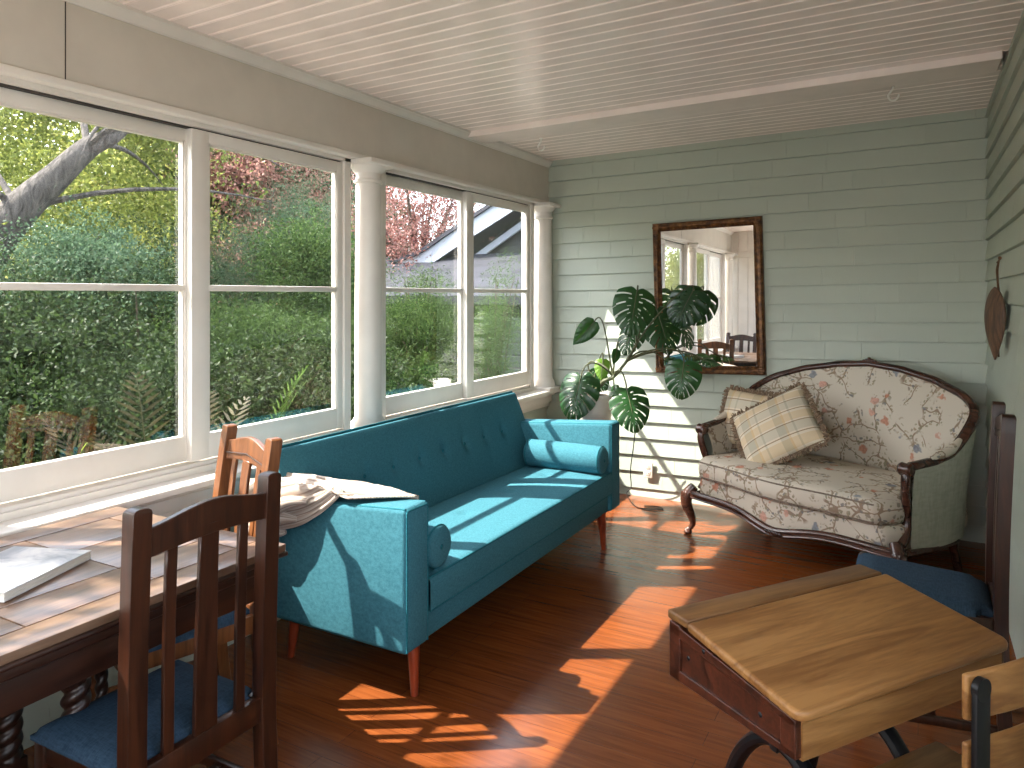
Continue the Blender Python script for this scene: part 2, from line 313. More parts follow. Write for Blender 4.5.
# ------------------------------------------------------------------ mesh helpers
def tag(o, label=None, cat=None, group=None, kind=None):
    if label: o['label'] = label
    if cat: o['category'] = cat
    if group: o['group'] = group
    if kind: o['kind'] = kind
    return o
def empty(name, loc, rz=0.0, label=None, cat=None, group=None):
    o = bpy.data.objects.new(name, None); COL.objects.link(o); o.location = loc; o.rotation_euler = (0, 0, rz)
    o.empty_display_size = 0.1
    return tag(o, label, cat, group)
def copy_tree(o, parent=None):
    c = o.copy(); COL.objects.link(c); c.parent = parent
    for ch in list(o.children): copy_tree(ch, c)
    return c
class MB:
    def __init__(s): s.bm = bmesh.new(); s.uv = None
    def _xf(s, vs, mat): bmesh.ops.transform(s.bm, matrix=mat, verts=vs)
    def box(s, c, size, rot=None, bev=0.0, seg=2):
        r = bmesh.ops.create_cube(s.bm, size=1.0); vs = r['verts']
        bmesh.ops.scale(s.bm, vec=Vector(size), verts=vs)
        if bev > 0:
            es = list({e for v in vs for e in v.link_edges})
            rr = bmesh.ops.bevel(s.bm, geom=es, offset=min(bev, min(size)*0.49), segments=seg, affect='EDGES', profile=0.5)
            vs = list({v for f in rr['faces'] for v in f.verts} | {v for v in vs if v.is_valid})
        mt = Matrix.Translation(Vector(c))
        if rot is not None: mt = mt @ (rot if isinstance(rot, Matrix) else Euler(rot).to_matrix().to_4x4())
        s._xf(vs, mt); return vs
    def bb(s, x0, x1, y0, y1, z0, z1, bev=0.0, seg=2):
        return s.box(((x0+x1)/2, (y0+y1)/2, (z0+z1)/2), (abs(x1-x0), abs(y1-y0), abs(z1-z0)), None, bev, seg)
    def beam(s, a, b, wx, wy, bev=0.003, up=(0, 0, 1)):
        a = Vector(a); b = Vector(b); d = b-a; L = d.length; z = d.normalized(); u = Vector(up)
        if abs(z.dot(u)) > 0.98: u = Vector((0, 1, 0))
        x = u.cross(z).normalized(); y = z.cross(x)
        R = Matrix((x, y, z)).transposed().to_4x4()
        return s.box((a+b)/2, (wx, wy, L), R, bev)
    def tube(s, pts, rad, seg=10, cap=True, ell=None):
        pts = [Vector(p) for p in pts]; n = len(pts)
        if not hasattr(rad, '__len__'): rad = [rad]*n
        rings = []; prev = None
        for i, p in enumerate(pts):
            t = (pts[min(i+1, n-1)]-pts[max(i-1, 0)]).normalized()
            if prev is None:
                u = Vector((0, 0, 1)) if abs(t.z) < 0.9 else Vector((0, 1, 0))
                x = u.cross(t).normalized()
            else:
                x = (prev-t*prev.dot(t)).normalized()
            prev = x; y = t.cross(x)
            ex, ey = ell if ell else (1, 1)
            rings.append([s.bm.verts.new(p+(x*math.cos(a)*ex+y*math.sin(a)*ey)*rad[i]) for a in [2*PI*k/seg for k in range(seg)]])
        for i in range(n-1):
            for k in range(seg):
                s.bm.faces.new((rings[i][k], rings[i][(k+1) % seg], rings[i+1][(k+1) % seg], rings[i+1][k]))
        if cap:
            s.bm.faces.new(list(reversed(rings[0]))); s.bm.faces.new(rings[-1])
        return rings
    def lathe(s, prof, c=(0, 0, 0), seg=20, axis=None):
        c = Vector(c); rings = []; new = []
        for r, z in prof:
            ring = [s.bm.verts.new(Vector((r*math.cos(2*PI*k/seg), r*math.sin(2*PI*k/seg), z))) for k in range(seg)]
            rings.append(ring); new += ring
        for i in range(len(prof)-1):
            for k in range(seg):
                s.bm.faces.new((rings[i][k], rings[i][(k+1) % seg], rings[i+1][(k+1) % seg], rings[i+1][k]))
        s.bm.faces.new(list(reversed(rings[0]))); s.bm.faces.new(rings[-1])
        mt = Matrix.Translation(c)
        if axis is not None: mt = mt @ Vector(axis).to_track_quat('Z', 'Y').to_matrix().to_4x4()
        s._xf(new, mt)
    def sphere(s, c, r, sc=(1, 1, 1), u=14, v=9, rot=None):
        rr = bmesh.ops.create_uvsphere(s.bm, u_segments=u, v_segments=v, radius=r)
        mt = Matrix.Translation(Vector(c))
        if rot is not None: mt = mt @ Euler(rot).to_matrix().to_4x4()
        s._xf(rr['verts'], mt @ Matrix.Diagonal((sc[0], sc[1], sc[2], 1)))
    def grid(s, fn, nu, nv, closed_u=False):
        V = [[s.bm.verts.new(Vector(fn(i/(nu if closed_u else nu-1), j/(nv-1)))) for j in range(nv)] for i in range(nu)]
        for i in range(nu if closed_u else nu-1):
            for j in range(nv-1):
                i2 = (i+1) % nu
                s.bm.faces.new((V[i][j], V[i2][j], V[i2][j+1], V[i][j+1]))
        return V
    def prism(s, outline, z0, z1, mat=None):
        a = [s.bm.verts.new(Vector((x, y, z0))) for x, y in outline]; b = [s.bm.verts.new(Vector((x, y, z1))) for x, y in outline]
        n = len(a); s.bm.faces.new(list(reversed(a))); s.bm.faces.new(b)
        for i in range(n): s.bm.faces.new((a[i], a[(i+1) % n], b[(i+1) % n], b[i]))
        if mat is not None: s._xf(a+b, mat)
        return a+b
    def build(s, name, mat, parent=None, smooth=True, angle=35, mods=(), flip=True):
        me = bpy.data.meshes.new(name)
        if flip: bmesh.ops.recalc_face_normals(s.bm, faces=s.bm.faces[:])
        s.bm.to_mesh(me); s.bm.free()
        if smooth:
            me.polygons.foreach_set('use_smooth', [True]*len(me.polygons))
            try: me.set_sharp_from_angle(angle=math.radians(angle))
            except Exception: pass
        me.materials.append(mat if not isinstance(mat, str) else M[mat])
        o = bpy.data.objects.new(name, me); COL.objects.link(o)
        if parent is not None: o.parent = parent
        for mtype, kw in mods:
            md = o.modifiers.new(mtype.lower(), mtype)
            for k, v in kw.items(): setattr(md, k, v)
        return o
def struct(o): o['kind'] = 'structure'; return o
def bez(p0, p1, p2, p3, n=12):
    p0, p1, p2, p3 = map(Vector, (p0, p1, p2, p3)); out = []
    for i in range(n+1):
        t = i/n; out.append(p0*(1-t)**3+p1*3*t*(1-t)**2+p2*3*t*t*(1-t)+p3*t**3)
    return out
def catmull(pts, n=6):
    P = [Vector(p) for p in pts]; P = [P[0]*2-P[1]]+P+[P[-1]*2-P[-2]]; out = []
    for i in range(1, len(P)-2):
        for k in range(n):
            t = k/n; a, b, c, d = P[i-1], P[i], P[i+1], P[i+2]
            out.append(0.5*((2*b)+(c-a)*t+(2*a-5*b+4*c-d)*t*t+(3*b-a-3*c+d)*t**3))
    out.append(P[-2]); return out
# ================================================================== ROOM SHELL
XL, XR, YF, YB = -2.577, 0.372, 5.3, -1.3       # left band face, right wall face, far wall face, near wall face
XG = -2.67                                       # glass plane
SLOPE = 0.022                                    # the old porch ceiling and shingle courses rise a little to the right
def zc(x): return 2.625+SLOPE*(x-XR)
def ceil_z(x, z): return z

m = MB(); m.bb(-2.72, 0.6, YB-0.2, YF+0.25, -0.08, 0.0); struct(m.build('floor', 'floor', smooth=False))

# ceiling: beadboard strips running left-right, real V-grooves
def sloped_box(m, x0, x1, y0, y1, t0, t1):
    vs = m.bb(x0, x1, y0, y1, 0, 1)
    for v in vs: v.co.z = zc(v.co.x)+(t1 if v.co.z > 0.5 else t0)
m = MB(); pitch = 0.092
def bead_row(m, y, lift):
    prof = [(y, 0.0), (y+pitch-0.020, 0.0), (y+pitch-0.016, 0.003), (y+pitch-0.012, -0.0025), (y+pitch-0.008, -0.0025), (y+pitch-0.004, 0.003), (y+pitch, 0.0)]
    for (ya, za), (yb, zb) in zip(prof[:-1], prof[1:]):
        q = [m.bm.verts.new(Vector((x, yy, zc(x)+lift+zz))) for x, yy, zz in ((-2.62, ya, za), (0.42, ya, za), (0.42, yb, zb), (-2.62, yb, zb))]
        m.bm.faces.new(q)
y = YB-0.05
while y < 4.06: bead_row(m, y, 0.0); y += pitch
y = 4.27
while y < YF+0.02: bead_row(m, y, 0.006); y += pitch
sloped_box(m, -2.72, 0.6, YB-0.2, YF+0.25, 0.035, 0.10)
struct(m.build('ceiling', 'ceiling', smooth=False))
m = MB(); sloped_box(m, -2.60, XR-0.03, 4.06, 4.29, -0.036, 0.03); struct(m.build('trim_1', 'ceiling', smooth=False, mods=[('BEVEL', dict(width=0.006, segments=2))]))
m = MB(); sloped_box(m, -0.33, -0.325, 4.36, 4.72, 0.010, 0.022); sloped_box(m, 0.255, 0.262, 4.36, 4.86, 0.010, 0.022)
struct(m.build('trim_2', 'dark_slot', smooth=False))

# shingled walls: overlapping tapered courses
COURSE = 0.1237; Z0 = 1.33
def shingle_courses(m, a0, a1, place, zlo, zhi, seed, taper=True, ztop=None):
    """place(a, out, z) -> xyz ; a runs along the wall, out is away from the wall into the room"""
    rnd = random.Random(seed)
    k0 = int(math.floor((zlo-Z0)/COURSE)); k1 = int(math.ceil((zhi-Z0)/COURSE))
    for k in range(k0, k1):
        zb = Z0+k*COURSE; a = a0-rnd.uniform(0, 0.2)
        while a < a1:
            wdt = rnd.choice([0.18, 0.26, 0.34, 0.46, 0.22, 0.56]); s0 = max(a, a0); s1 = min(a+wdt-0.0012, a1); a += wdt
            if s1-s0 < 0.008: continue
            ex = rnd.uniform(-0.0005, 0.0005); zz0 = zb+0.0075+ex; zz1 = zb+COURSE+0.0005
            th = 0.017+rnd.uniform(-0.0004, 0.0004)
            pts = [(s0, th, zz0), (s1, th, zz0), (s1, 0.002, zz1), (s0, 0.002, zz1), (s0, -0.008, zz0), (s1, -0.008, zz0), (s1, -0.008, zz1), (s0, -0.008, zz1)]
            vv = []
            for (aa, oo, z_) in pts:
                z_ = max(zlo, min(z_, zhi)); vv.append(m.bm.verts.new(Vector(place(aa, oo, z_))))
            for f in ((0, 1, 2, 3), (4, 7, 6, 5), (0, 4, 5, 1), (3, 2, 6, 7), (0, 3, 7, 4), (1, 5, 6, 2)): m.bm.faces.new([vv[i] for i in f])
m = MB()
shingle_courses(m, -2.60, XR+0.01, lambda a, o, z: (a, YF-o, z+0.018*(a-XR) if z > 0.05 else z), 0.0, 2.66, 3)
m.bb(-2.70, 0.6, YF+0.007, YF+0.2, -0.05, 2.75)
struct(m.build('wall_far', 'sage', smooth=False))
# right wall, with a window opening behind the camera's shoulder
m = MB()
pl = lambda a, o, z: (XR-o, a, z)
shingle_courses(m, 1.55, YF-0.012, pl, 0.0, 2.66, 5)
shingle_courses(m, YB, -0.45, pl, 0.0, 2.66, 6)
shingle_courses(m, -0.45, 1.55, pl, 0.0, 0.85, 8); shingle_courses(m, -0.45, 1.55, pl, 2.2, 2.66, 9)
m.bb(XR+0.007, XR+0.15, 1.55, YF+0.2, -0.05, 2.75); m.bb(XR+0.007, XR+0.15, YB-0.2, -0.45, -0.05, 2.75)
m.bb(XR+0.007, XR+0.15, -0.45, 1.55, -0.05, 0.85); m.bb(XR+0.007, XR+0.15, -0.45, 1.55, 2.2, 2.75)
struct(m.build('wall_right', 'sage', smooth=False))
def simple_window(idx, x0, x1, y0, y1, z0, z1, ax, mull=1):
    """a framed window in the plane normal to ax, standing in its opening"""
    m = MB(); t = 0.05
    def bx(a0, a1, b0, b1, th=t):
        if ax == 'x': m.bb((x0+x1)/2-th/2, (x0+x1)/2+th/2, a0, a1, b0, b1, 0.004)
        else: m.bb(a0, a1, (y0+y1)/2-th/2, (y0+y1)/2+th/2, b0, b1, 0.004)
    A0, A1 = (y0, y1) if ax == 'x' else (x0, x1)
    bx(A0, A0+t, z0, z1); bx(A1-t, A1, z0, z1); bx(A0, A1, z0, z0+t+0.02); bx(A0, A1, z1-t, z1)
    for k in range(mull): a = A0+(A1-A0)*(k+1)/(mull+1); bx(a-0.03, a+0.03, z0, z1)
    bx(A0, A1, (z0+z1)/2-0.018, (z0+z1)/2+0.018, 0.035)
    o = struct(m.build('window_%d' % idx, 'trim'))
    g_ = MB()
    if ax == 'x': g_.bb((x0+x1)/2-0.002, (x0+x1)/2+0.002, y0+0.02, y1-0.02, z0+0.02, z1-0.02)
    else: g_.bb(x0+0.02, x1-0.02, (y0+y1)/2-0.002, (y0+y1)/2+0.002, z0+0.02, z1-0.02)
    g_.build('glass', 'glass', o, smooth=False)
    return o
simple_window(6, XR+0.04, XR+0.10, -0.45, 1.55, 0.85, 2.2, 'x')
# casing end of that window on the right wall, its stool nosing pokes into view
m = MB(); m.bb(XR-0.012-0.012, XR-0.004, 1.56, 1.70, 0.90, 2.28, 0.004); m.bb(XR-0.024, XR, -0.58, 1.70, 2.2, 2.30, 0.004)
m.bb(XR-0.024, XR-0.004, -0.58, -0.45, 0.90, 2.2, 0.004)
struct(m.build('trim_3', 'trim'))
m = MB(); m.bb(XR-0.07, XR+0.02, -0.6, 1.74, 0.83, 0.865, 0.012, 3); m.bb(XR-0.03, XR, -0.58, 1.70, 0.75, 0.83, 0.006)
struct(m.build('trim_4', 'trim'))

# near wall (seen in the mirror): white vertical boards with a door, and an opening to the right
m = MB()
x = -2.62
while x < -1.62: m.bb(x, x+0.146, YB-0.02, YB, 0, 2.7, 0.003, 1); x += 0.15
m.bb(-2.95, -1.56, YB-0.15, YB-0.02, -0.05, 2.75)
m.bb(-1.56, 0.6, YB-0.15, YB, -0.05, 0.75); m.bb(-1.56, 0.6, YB-0.15, YB, 2.15, 2.75); m.bb(0.1, 0.6, YB-0.15, YB, 0.75, 2.15)
m.bb(-2.62, 0.4, YB, YB+0.022, 2.15, 2.24, 0.004)
struct(m.build('wall_near', 'trim'))
m = MB(); m.bb(-2.14, -2.07, YB, YB+0.02, 0, 2.02, 0.004); m.bb(-2.14, -1.2, YB, YB+0.02, 1.95, 2.02, 0.004); m.bb(-2.06, -1.62, YB, YB+0.012, 0.02, 1.94, 0.004)
m.bb(-2.0, -1.68, YB+0.012, YB+0.02, 1.1, 1.85, 0.004); m.bb(-2.0, -1.68, YB+0.012, YB+0.02, 0.15, 0.95, 0.004)
struct(m.build('door_1', 'trim'))
simple_window(7, -1.54, 0.08, YB-0.10, YB-0.04, 0.75, 2.15, 'y')

# ---------------- left wall: header band, crown, fascia, sills, dado, columns, windows
m = MB(); m.bb(-2.70, XL, YB, YF+0.01, 2.236, 2.75)
struct(m.build('wall_left', 'band', smooth=False))
m = MB()
y0, y1 = YB, YF-0.014
prof = [(XL, 2.512), (XL+0.007, 2.512), (XL+0.009, 2.518), (XL+0.026, 2.536), (XL+0.034, 2.548), (XL+0.038, 2.548), (XL+0.038, 2.60), (XL-0.02, 2.60)]
for a, b in zip(prof, prof[1:]+prof[:1]):
    q = [m.bm.verts.new(Vector(p)) for p in ((a[0], y0, a[1]), (a[0], y1, a[1]), (b[0], y1, b[1]), (b[0], y0, b[1]))]; m.bm.faces.new(q)
struct(m.build('trim_5', 'trim', smooth=False))
# light ledge under the band and fascia behind it
m = MB(); m.bb(XL-0.06, XL+0.018, YB, YF-0.014, 2.214, 2.240, 0.005); m.bb(XL-0.10, XL-0.028, YB, YF-0.014, 2.195, 2.222)
struct(m.build('trim_6', 'trim'))
m = MB(); m.bb(XL-0.002, XL+0.0015, 1.486, 1.4895, 2.242, 2.512); struct(m.build('trim_9', 'jamb', smooth=False))
# lower wall: sage boards between sill and floor
m = MB()
shingle_courses(m, YB, YF-0.012, lambda a, o, z: (-2.60+o, a, z), 0.0, 0.68, 12)
m.bb(-2.72, -2.604, YB-0.1, YF+0.1, -0.05, 0.74)
struct(m.build('wall_below_windows', 'sage', smooth=False))
# sill stool, apron and rear sill
m = MB(); m.bb(-2.70, -2.47, YB, YF-0.013, 0.735, 0.765, 0.008, 3)
m.bb(-2.60, -2.545, YB, YF-0.013, 0.655, 0.738, 0.006); m.bb(-2.60, -2.52, YB, YF-0.013, 0.712, 0.737, 0.008, 3); m.bb(-2.60, -2.565, YB, YF-0.013, 0.62, 0.66, 0.01, 3)
m.bb(-2.80, -2.60, YB, YF-0.013, 0.74, 0.79)
struct(m.build('trim_7', 'trim'))
# vertical end jambs between far column and far wall
def column(idx, y, half=False):
    m = MB(); x = XL-0.012; R = 0.074
    m.lathe([(R+0.020, 0.765), (R+0.020, 0.800), (R+0.016, 0.815), (R+0.016, 0.823), (R+0.002, 0.845), (R, 0.86), (R*0.985, 1.4), (R*0.90, 2.08), (R*0.90, 2.095),
             (R+0.004, 2.10), (R+0.004, 2.112), (R*0.92, 2.118), (R*0.92, 2.150), (R+0.008, 2.162), (R+0.020, 2.180), (R+0.024, 2.188)], (x, y, 0), 32)
    m.bb(x-0.10, x+0.122, y-0.122, y+0.122, 2.188, 2.214, 0.004)
    m.bb(x-0.10, x+0.118, y-0.118, y+0.118, 0.762, 0.782, 0.004)
    return struct(m.build('column_%d' % idx if False else 'trim_%d' % (20+idx), 'trim', angle=40))
column(1, 3.105); column(2, 5.215); column(3, 0.985); column(4, -1.13)
# window frames: pairs of sashes between the columns
def sash_pair(idx, ya, yb, ymid, rail_z=1.53):
    root = MB(); x = -2.64
    # outer casing frame
    t = 0.05
    root.bb(x-0.052, x+0.035, ya, ya+t, 0.77, 2.215, 0.004); root.bb(x-0.052, x+0.035, yb-t, yb, 0.77, 2.215, 0.004)
    root.bb(x-0.09, x+0.022, ya, yb, 0.77, 0.805, 0.004)
    o = struct(root.build('window_%d' % idx, 'trim'))
    tr = MB(); tr.bb(x-0.050, x+0.006, ya+0.05, yb-0.05, 2.188, 2.196); tr.build('sash_track', 'jamb', o, smooth=False)
    for j, (a, b, xo) in enumerate(((ya+t-0.004, ymid+0.006, -0.030), (ymid-0.034, yb-t+0.004, 0.004))):
        s = MB(); xs = x+xo; th = 0.034; st = 0.046
        z0, z1 = 0.812, 2.188
        sl = 0.046; sr = 0.046
        if j == 1: sl = 0.085
        s.bb(xs-th/2, xs+th/2, a, a+sl, z0, z1, 0.003); s.bb(xs-th/2, xs+th/2, b-sr, b, z0, z1, 0.003)
        s.bb(xs-th/2, xs+th/2, a+sl-0.002, b-sr+0.002, z1-0.050, z1, 0.003); s.bb(xs-th/2, xs+th/2, a+sl-0.002, b-sr+0.002, z0, z0+0.105, 0.003)
        # glazing bead
        s.bb(xs-0.012, xs+0.012, a+sl-0.002, a+sl+0.008, z0+0.1, z1-0.045); s.bb(xs-0.012, xs+0.012, b-sr-0.008, b-sr+0.002, z0+0.1, z1-0.045)
        s.bb(xs-0.012, xs+0.012, a+sl, b-sr, z1-0.058, z1-0.048)
        s.bb(xs-0.014, xs+0.018, a+sl-0.002, b-sr+0.002, rail_z-0.014, rail_z+0.012, 0.004)
        so = s.build('sash', 'trim', o)
        gm = MB(); gm.bb(xs-0.003-0.001, xs-0.001, a+sl-0.003, b-sr+0.003, z0+0.1, z1-0.045); gm.build('glass', 'glass', so, smooth=False)
    return o
sash_pair(1, 1.10, 2.985, 2.060)
sash_pair(2, 3.225, 5.095, 4.175)
sash_pair(3, -1.01, 0.865, -0.06)
# exterior wall face, eave and soffit of the porch
m = MB(); m.bb(-2.74, -2.702, YB-0.3, YF+0.5, 2.29, 2.74); m.bb(-2.90, -2.72, YB-0.3, YF+0.5, 2.72, 2.78)
struct(m.build('trim_8', 'trim', smooth=False))
m = MB(); m.bb(-2.90, 0.9, YB-0.4, YF+0.5, 2.76, 2.84); struct(m.build('ceiling_roof_deck', 'jamb', smooth=False))
# ================================================================== SOFA (local = world axes, origin on the floor under its middle)
def make_sofa():
    ox, oy = -1.95, 3.20
    r = empty('sofa', (ox, oy, 0), 0, 'long teal woven mid-century sofa with button-tufted back beneath the windows', 'sofa')
    xf, xb = -1.60-ox, -2.42-ox; ya, yb = 2.125-oy, 4.28-oy; aw = 0.145
    # arms
    for k, (a, b) in enumerate(((ya, ya+aw), (yb-aw, yb))):
        m = MB(); vs_ = m.bb(xb+0.06, xf, a, b, 0.205, 0.735, 0.022, 4)
        for v_ in m.bm.verts:
            if v_.co.z > 0.5: v_.co.z -= 0.05*(xf-v_.co.x)/0.76
        o = m.build('arm', 'teal', r)
        p = MB()
        zt, zb_, e = 0.728, 0.215, 0.010
        for yy in (a+e, b-e):
            p.tube([(xf-0.004, yy, zb_), (xf-0.004, yy, zt-0.012), (xf-0.012, yy, zt), (xb+0.08, yy, zt-0.049)], 0.0045, 6)
        p.tube([(xf-0.004, a+e, zt-0.006), (xf-0.004, b-e, zt-0.006)], 0.0045, 6)
        p.build('piping', 'teal_dark', o)
    i0, i1 = ya+aw, yb-aw
    m = MB(); m.bb(xb+0.10, xf-0.02, i0, i1, 0.205, 0.315, 0.012, 3); m.build('base', 'teal', r)
    # seat cushion with shallow buttons
    bt = [(-0.22, y_) for y_ in np.linspace(i0+0.28, i1-0.28, 4)]+[(0.10, y_) for y_ in np.linspace(i0+0.28, i1-0.28, 4)]
    m = MB(); sx0, sx1 = -0.17, xf+0.004
    def seat(u, v):
        x = sx0+(sx1-sx0)*u; y = i0+(i1-i0)*v
        z = 0.445+0.010*math.sin(PI*min(1, max(0, u)))+0.004*math.sin(PI*v)
        for bx, by in bt: z -= 0.010*math.exp(-((x-bx+0.05)**2+(y-by)**2)/0.0012)
        e = min(1-u, 1)*(sx1-sx0)
        if e < 0.02: z -= 0.02-math.sqrt(max(0, 0.02**2-(0.02-e)**2))
        return (x, y, z)
    V = m.grid(seat, 60, 110)
    e0 = V[-1]; lo = [m.bm.verts.new(Vector((xf+0.004, v.co.y, 0.318))) for v in e0]; lo2 = [m.bm.verts.new(Vector((sx0, v.co.y, 0.318))) for v in e0]
    for i in range(len(e0)-1): m.bm.faces.new((e0[i], e0[i+1], lo[i+1], lo[i])); m.bm.faces.new((lo[i], lo[i+1], lo2[i+1], lo2[i]))
    so = m.build('seat_cushion', 'teal', r)
    p = MB(); p.tube([(xf-0.004, i0, 0.440), (xf-0.004, i1, 0.440)], 0.005, 6); p.tube([(xf+0.003, i0, 0.318), (xf+0.003, i1, 0.318)], 0.004, 6)
    p.build('piping', 'teal_dark', so)
    for bx, by in bt[4:]:
        p = MB(); p.sphere((bx-0.05, by, 0.444), 0.010, (1, 1, 0.5), 10, 6); p.build('button', 'teal_dark', so)
    # reclined back
    bx0, bz0 = -0.175, 0.40; bx1, bz1 = -0.345, 0.878; th = 0.115
    nrm = Vector((bz1-bz0, 0, -(bx1-bx0))).normalized(); L = math.hypot(bx1-bx0, bz1-bz0)
    j0, j1 = ya+0.03, yb-0.075
    btn = [(f, y_) for f in (0.56,) for y_ in np.linspace(i0+0.16, i1-0.22, 8)]
    m = MB()
    def back(u, v):
        y = j0+(j1-j0)*u
        base = Vector((bx0, y, bz0)).lerp(Vector((bx1, y, bz1)), v)
        if v*L < 0.02: pass
        o_ = 0.012*math.sin(PI*v)**0.7+0.0
        for f, by in btn: o_ -= 0.017*math.exp(-(((v-f)*L)**2+(y-by)**2)/0.0009)
        for f, by in btn: o_ -= 0.003*math.exp(-((y-by)**2)/0.0003)*math.exp(-abs(v-f)*5)
        et = (1-v)*L
        if et < 0.03: o_ -= 0.03-math.sqrt(max(0, 0.03**2-(0.03-et)**2))
        return base+nrm*o_
    V = m.grid(back, 150, 40)
    bk = [[m.bm.verts.new(V[i][j].co-nrm*(th if j < 39 else th-0.03)) for j in (0, 39)] for i in range(150)]
    for i in range(149):
        m.bm.faces.new((bk[i][0], bk[i+1][0], bk[i+1][1], bk[i][1])); m.bm.faces.new((V[i][39], V[i+1][39], bk[i+1][1], bk[i][1])); m.bm.faces.new((V[i][0], V[i+1][0], bk[i+1][0], bk[i][0]))
    for i in (0, 149): m.bm.faces.new([V[i][j] for j in range(40)]+[bk[i][1], bk[i][0]])
    bo = m.build('backrest', 'teal', r)
    p = MB()
    tp = Vector((bx1, 0, bz1))-nrm*0.020
    p.tube([(tp.x, j0, tp.z), (tp.x, j1, tp.z)], 0.0055, 6)
    for yy in (j0, j1): p.tube([Vector((bx0, yy, bz0)), Vector((bx1, yy, bz1))-nrm*0.018-Vector((0, 0, 0.006))], 0.0045, 6)
    p.build('piping', 'teal_dark', bo)
    for f, by in btn:
        c = Vector((bx0, by, bz0)).lerp(Vector((bx1, by, bz1)), f)-nrm*0.006
        p = MB(); p.sphere(c, 0.011, (0.5, 1, 1), 10, 6); p.build('button', 'teal_dark', bo)
    for lx, ly in ((-1.665-ox, 2.255-oy), (-1.635-ox, 4.06-oy), (-2.26-ox, 2.25-oy), (-2.26-ox, 4.12-oy)):
        sx = 0.012 if lx > 0 else -0.02; sy = -0.008 if ly < 0 else 0.01
        m = MB(); m.tube([(lx+sx, ly+sy, 0.0), (lx, ly, 0.215)], [0.014, 0.027], 16); m.build('leg', 'sofa_leg', r)
    return r
make_sofa()
def bolster(y, label):
    r = empty('bolster_cushion', (-1.86, y, 0.53), 0, label, 'cushion')
    m = MB(); pr = []
    R, L = 0.080, 0.235
    for i in range(9):
        a = PI/2*i/8; pr.append((max(0.001, 0.055+0.025*math.sin(a)) if i else 0.002, -L-0.018*math.cos(a)))
    prof = pr+[(R+0.003, -L*0.4), (R+0.003, L*0.4)]+[(q, -z) for q, z in reversed(pr)]
    m.lathe(prof, (0, 0, 0), 28, axis=(1, 0, 0)); o = m.build('cover', 'teal', r)
    for s in (-1, 1):
        p = MB(); ring = [(s*L, R*math.cos(a), R*math.sin(a)) for a in [2*PI*k/28 for k in range(29)]]; p.tube(ring, 0.0045, 6, cap=False)
        p.build('piping', 'teal_dark', r)
    for s in (-1, 1):
        p = MB(); p.sphere((s*(L+0.017), 0, 0), 0.011, (0.5, 1, 1), 10, 6); p.build('button', 'teal_dark', r)
bolster(2.36, 'round teal bolster cushion against the sofa arm under the striped throw')
bolster(4.045, 'round teal bolster cushion against the sofa arm nearest the potted plant')

# folded throw over the near arm
def throw():
    m = MB(); uvl = m.bm.loops.layers.uv.new('uv'); NU, NV = 90, 130; A, B = 2.125, 2.270
    def fn(u, v):
        """u forward along the arm, v from the hanging outer hem over the arm to the inner hem"""
        hang = 0.215*max(0.0, 1-u/0.92)**0.75*(1-0.10*math.sin(7*u)); inn = 0.06*(1-0.5*u); top = B-A
        tot = hang+top+inn; s_ = v*tot; q = s_-hang
        x_end = -1.66-0.20*max(0, 1-v*1.3); x = -2.36+(x_end+2.36)*u
        fat = 0.055*(1-u)**0.45*(1-u**6)+0.006; drop = 0.05*(-1.60-(-2.36+0.70*u))/0.76
        wv = v+0.02*math.sin(5*u+2)+0.012*math.sin(11*u)
        rip = ((0.5+0.5*math.sin(2*PI*6.2*wv+0.6))**0.7*0.019*(1-0.45*u)+0.004*math.sin(2*PI*15*wv+4*u)+0.002*math.sin(23*u+9*v))*(1-u**5)
        th_ = fat+rip
        if q < 0:
            z = 0.737+q+0.018; bulge = th_*0.62*(1-0.45*(-q)/max(hang, 0.02)); e = math.exp(q/0.03)
            return (x+0.03*math.sin(6*v+3), A-bulge+0.030*e*0.6, z+0.012*e+th_*e*0.55-drop)
        if q <= top:
            c = q/top; return (x, A+c*top-0.010*(1-c), 0.740-drop+th_*(0.72+0.28*math.sin(PI*min(1, max(0, c*0.9+0.1)))))
        k = q-top
        return (x, B+0.010+th_*0.25, 0.737-drop+th_*0.72-k)
    V = m.grid(fn, NU, NV)
    for i in range(NU):
        for j in range(NV):
            for l in V[i][j].link_loops: l[uvl].uv = (i/(NU-1), j/(NV-1)*1.6)
    # bunched rolls at the back end
    for k, (xx, yy, zz, rr, ln) in enumerate(((-2.31, 2.062, 0.700, 0.034, 0.26), (-2.31, 2.068, 0.635, 0.034, 0.20), (-2.32, 2.078, 0.575, 0.028, 0.14))):
        tt = np.linspace(0, 1, 18)
        pts = [(xx+ln*t, yy+0.035*t*t, zz-0.045+0.05*t-0.012*math.sin(6*t+k)) for t in tt]
        rings = m.tube(pts, [rr*(1.0-0.75*t**2) for t in tt], 16)
        for i, rg in enumerate(rings):
            for j, v in enumerate(rg):
                for l in v.link_loops: l[uvl].uv = (i/17, j/16*0.7+0.1*k)
    o = m.build('folded_throw', 'throw', mods=[('SOLIDIFY', dict(thickness=0.006, offset=0))], angle=75, flip=False)
    tag(o, 'cream and taupe striped throw blanket folded over the near arm of the teal sofa', 'blanket')
throw()

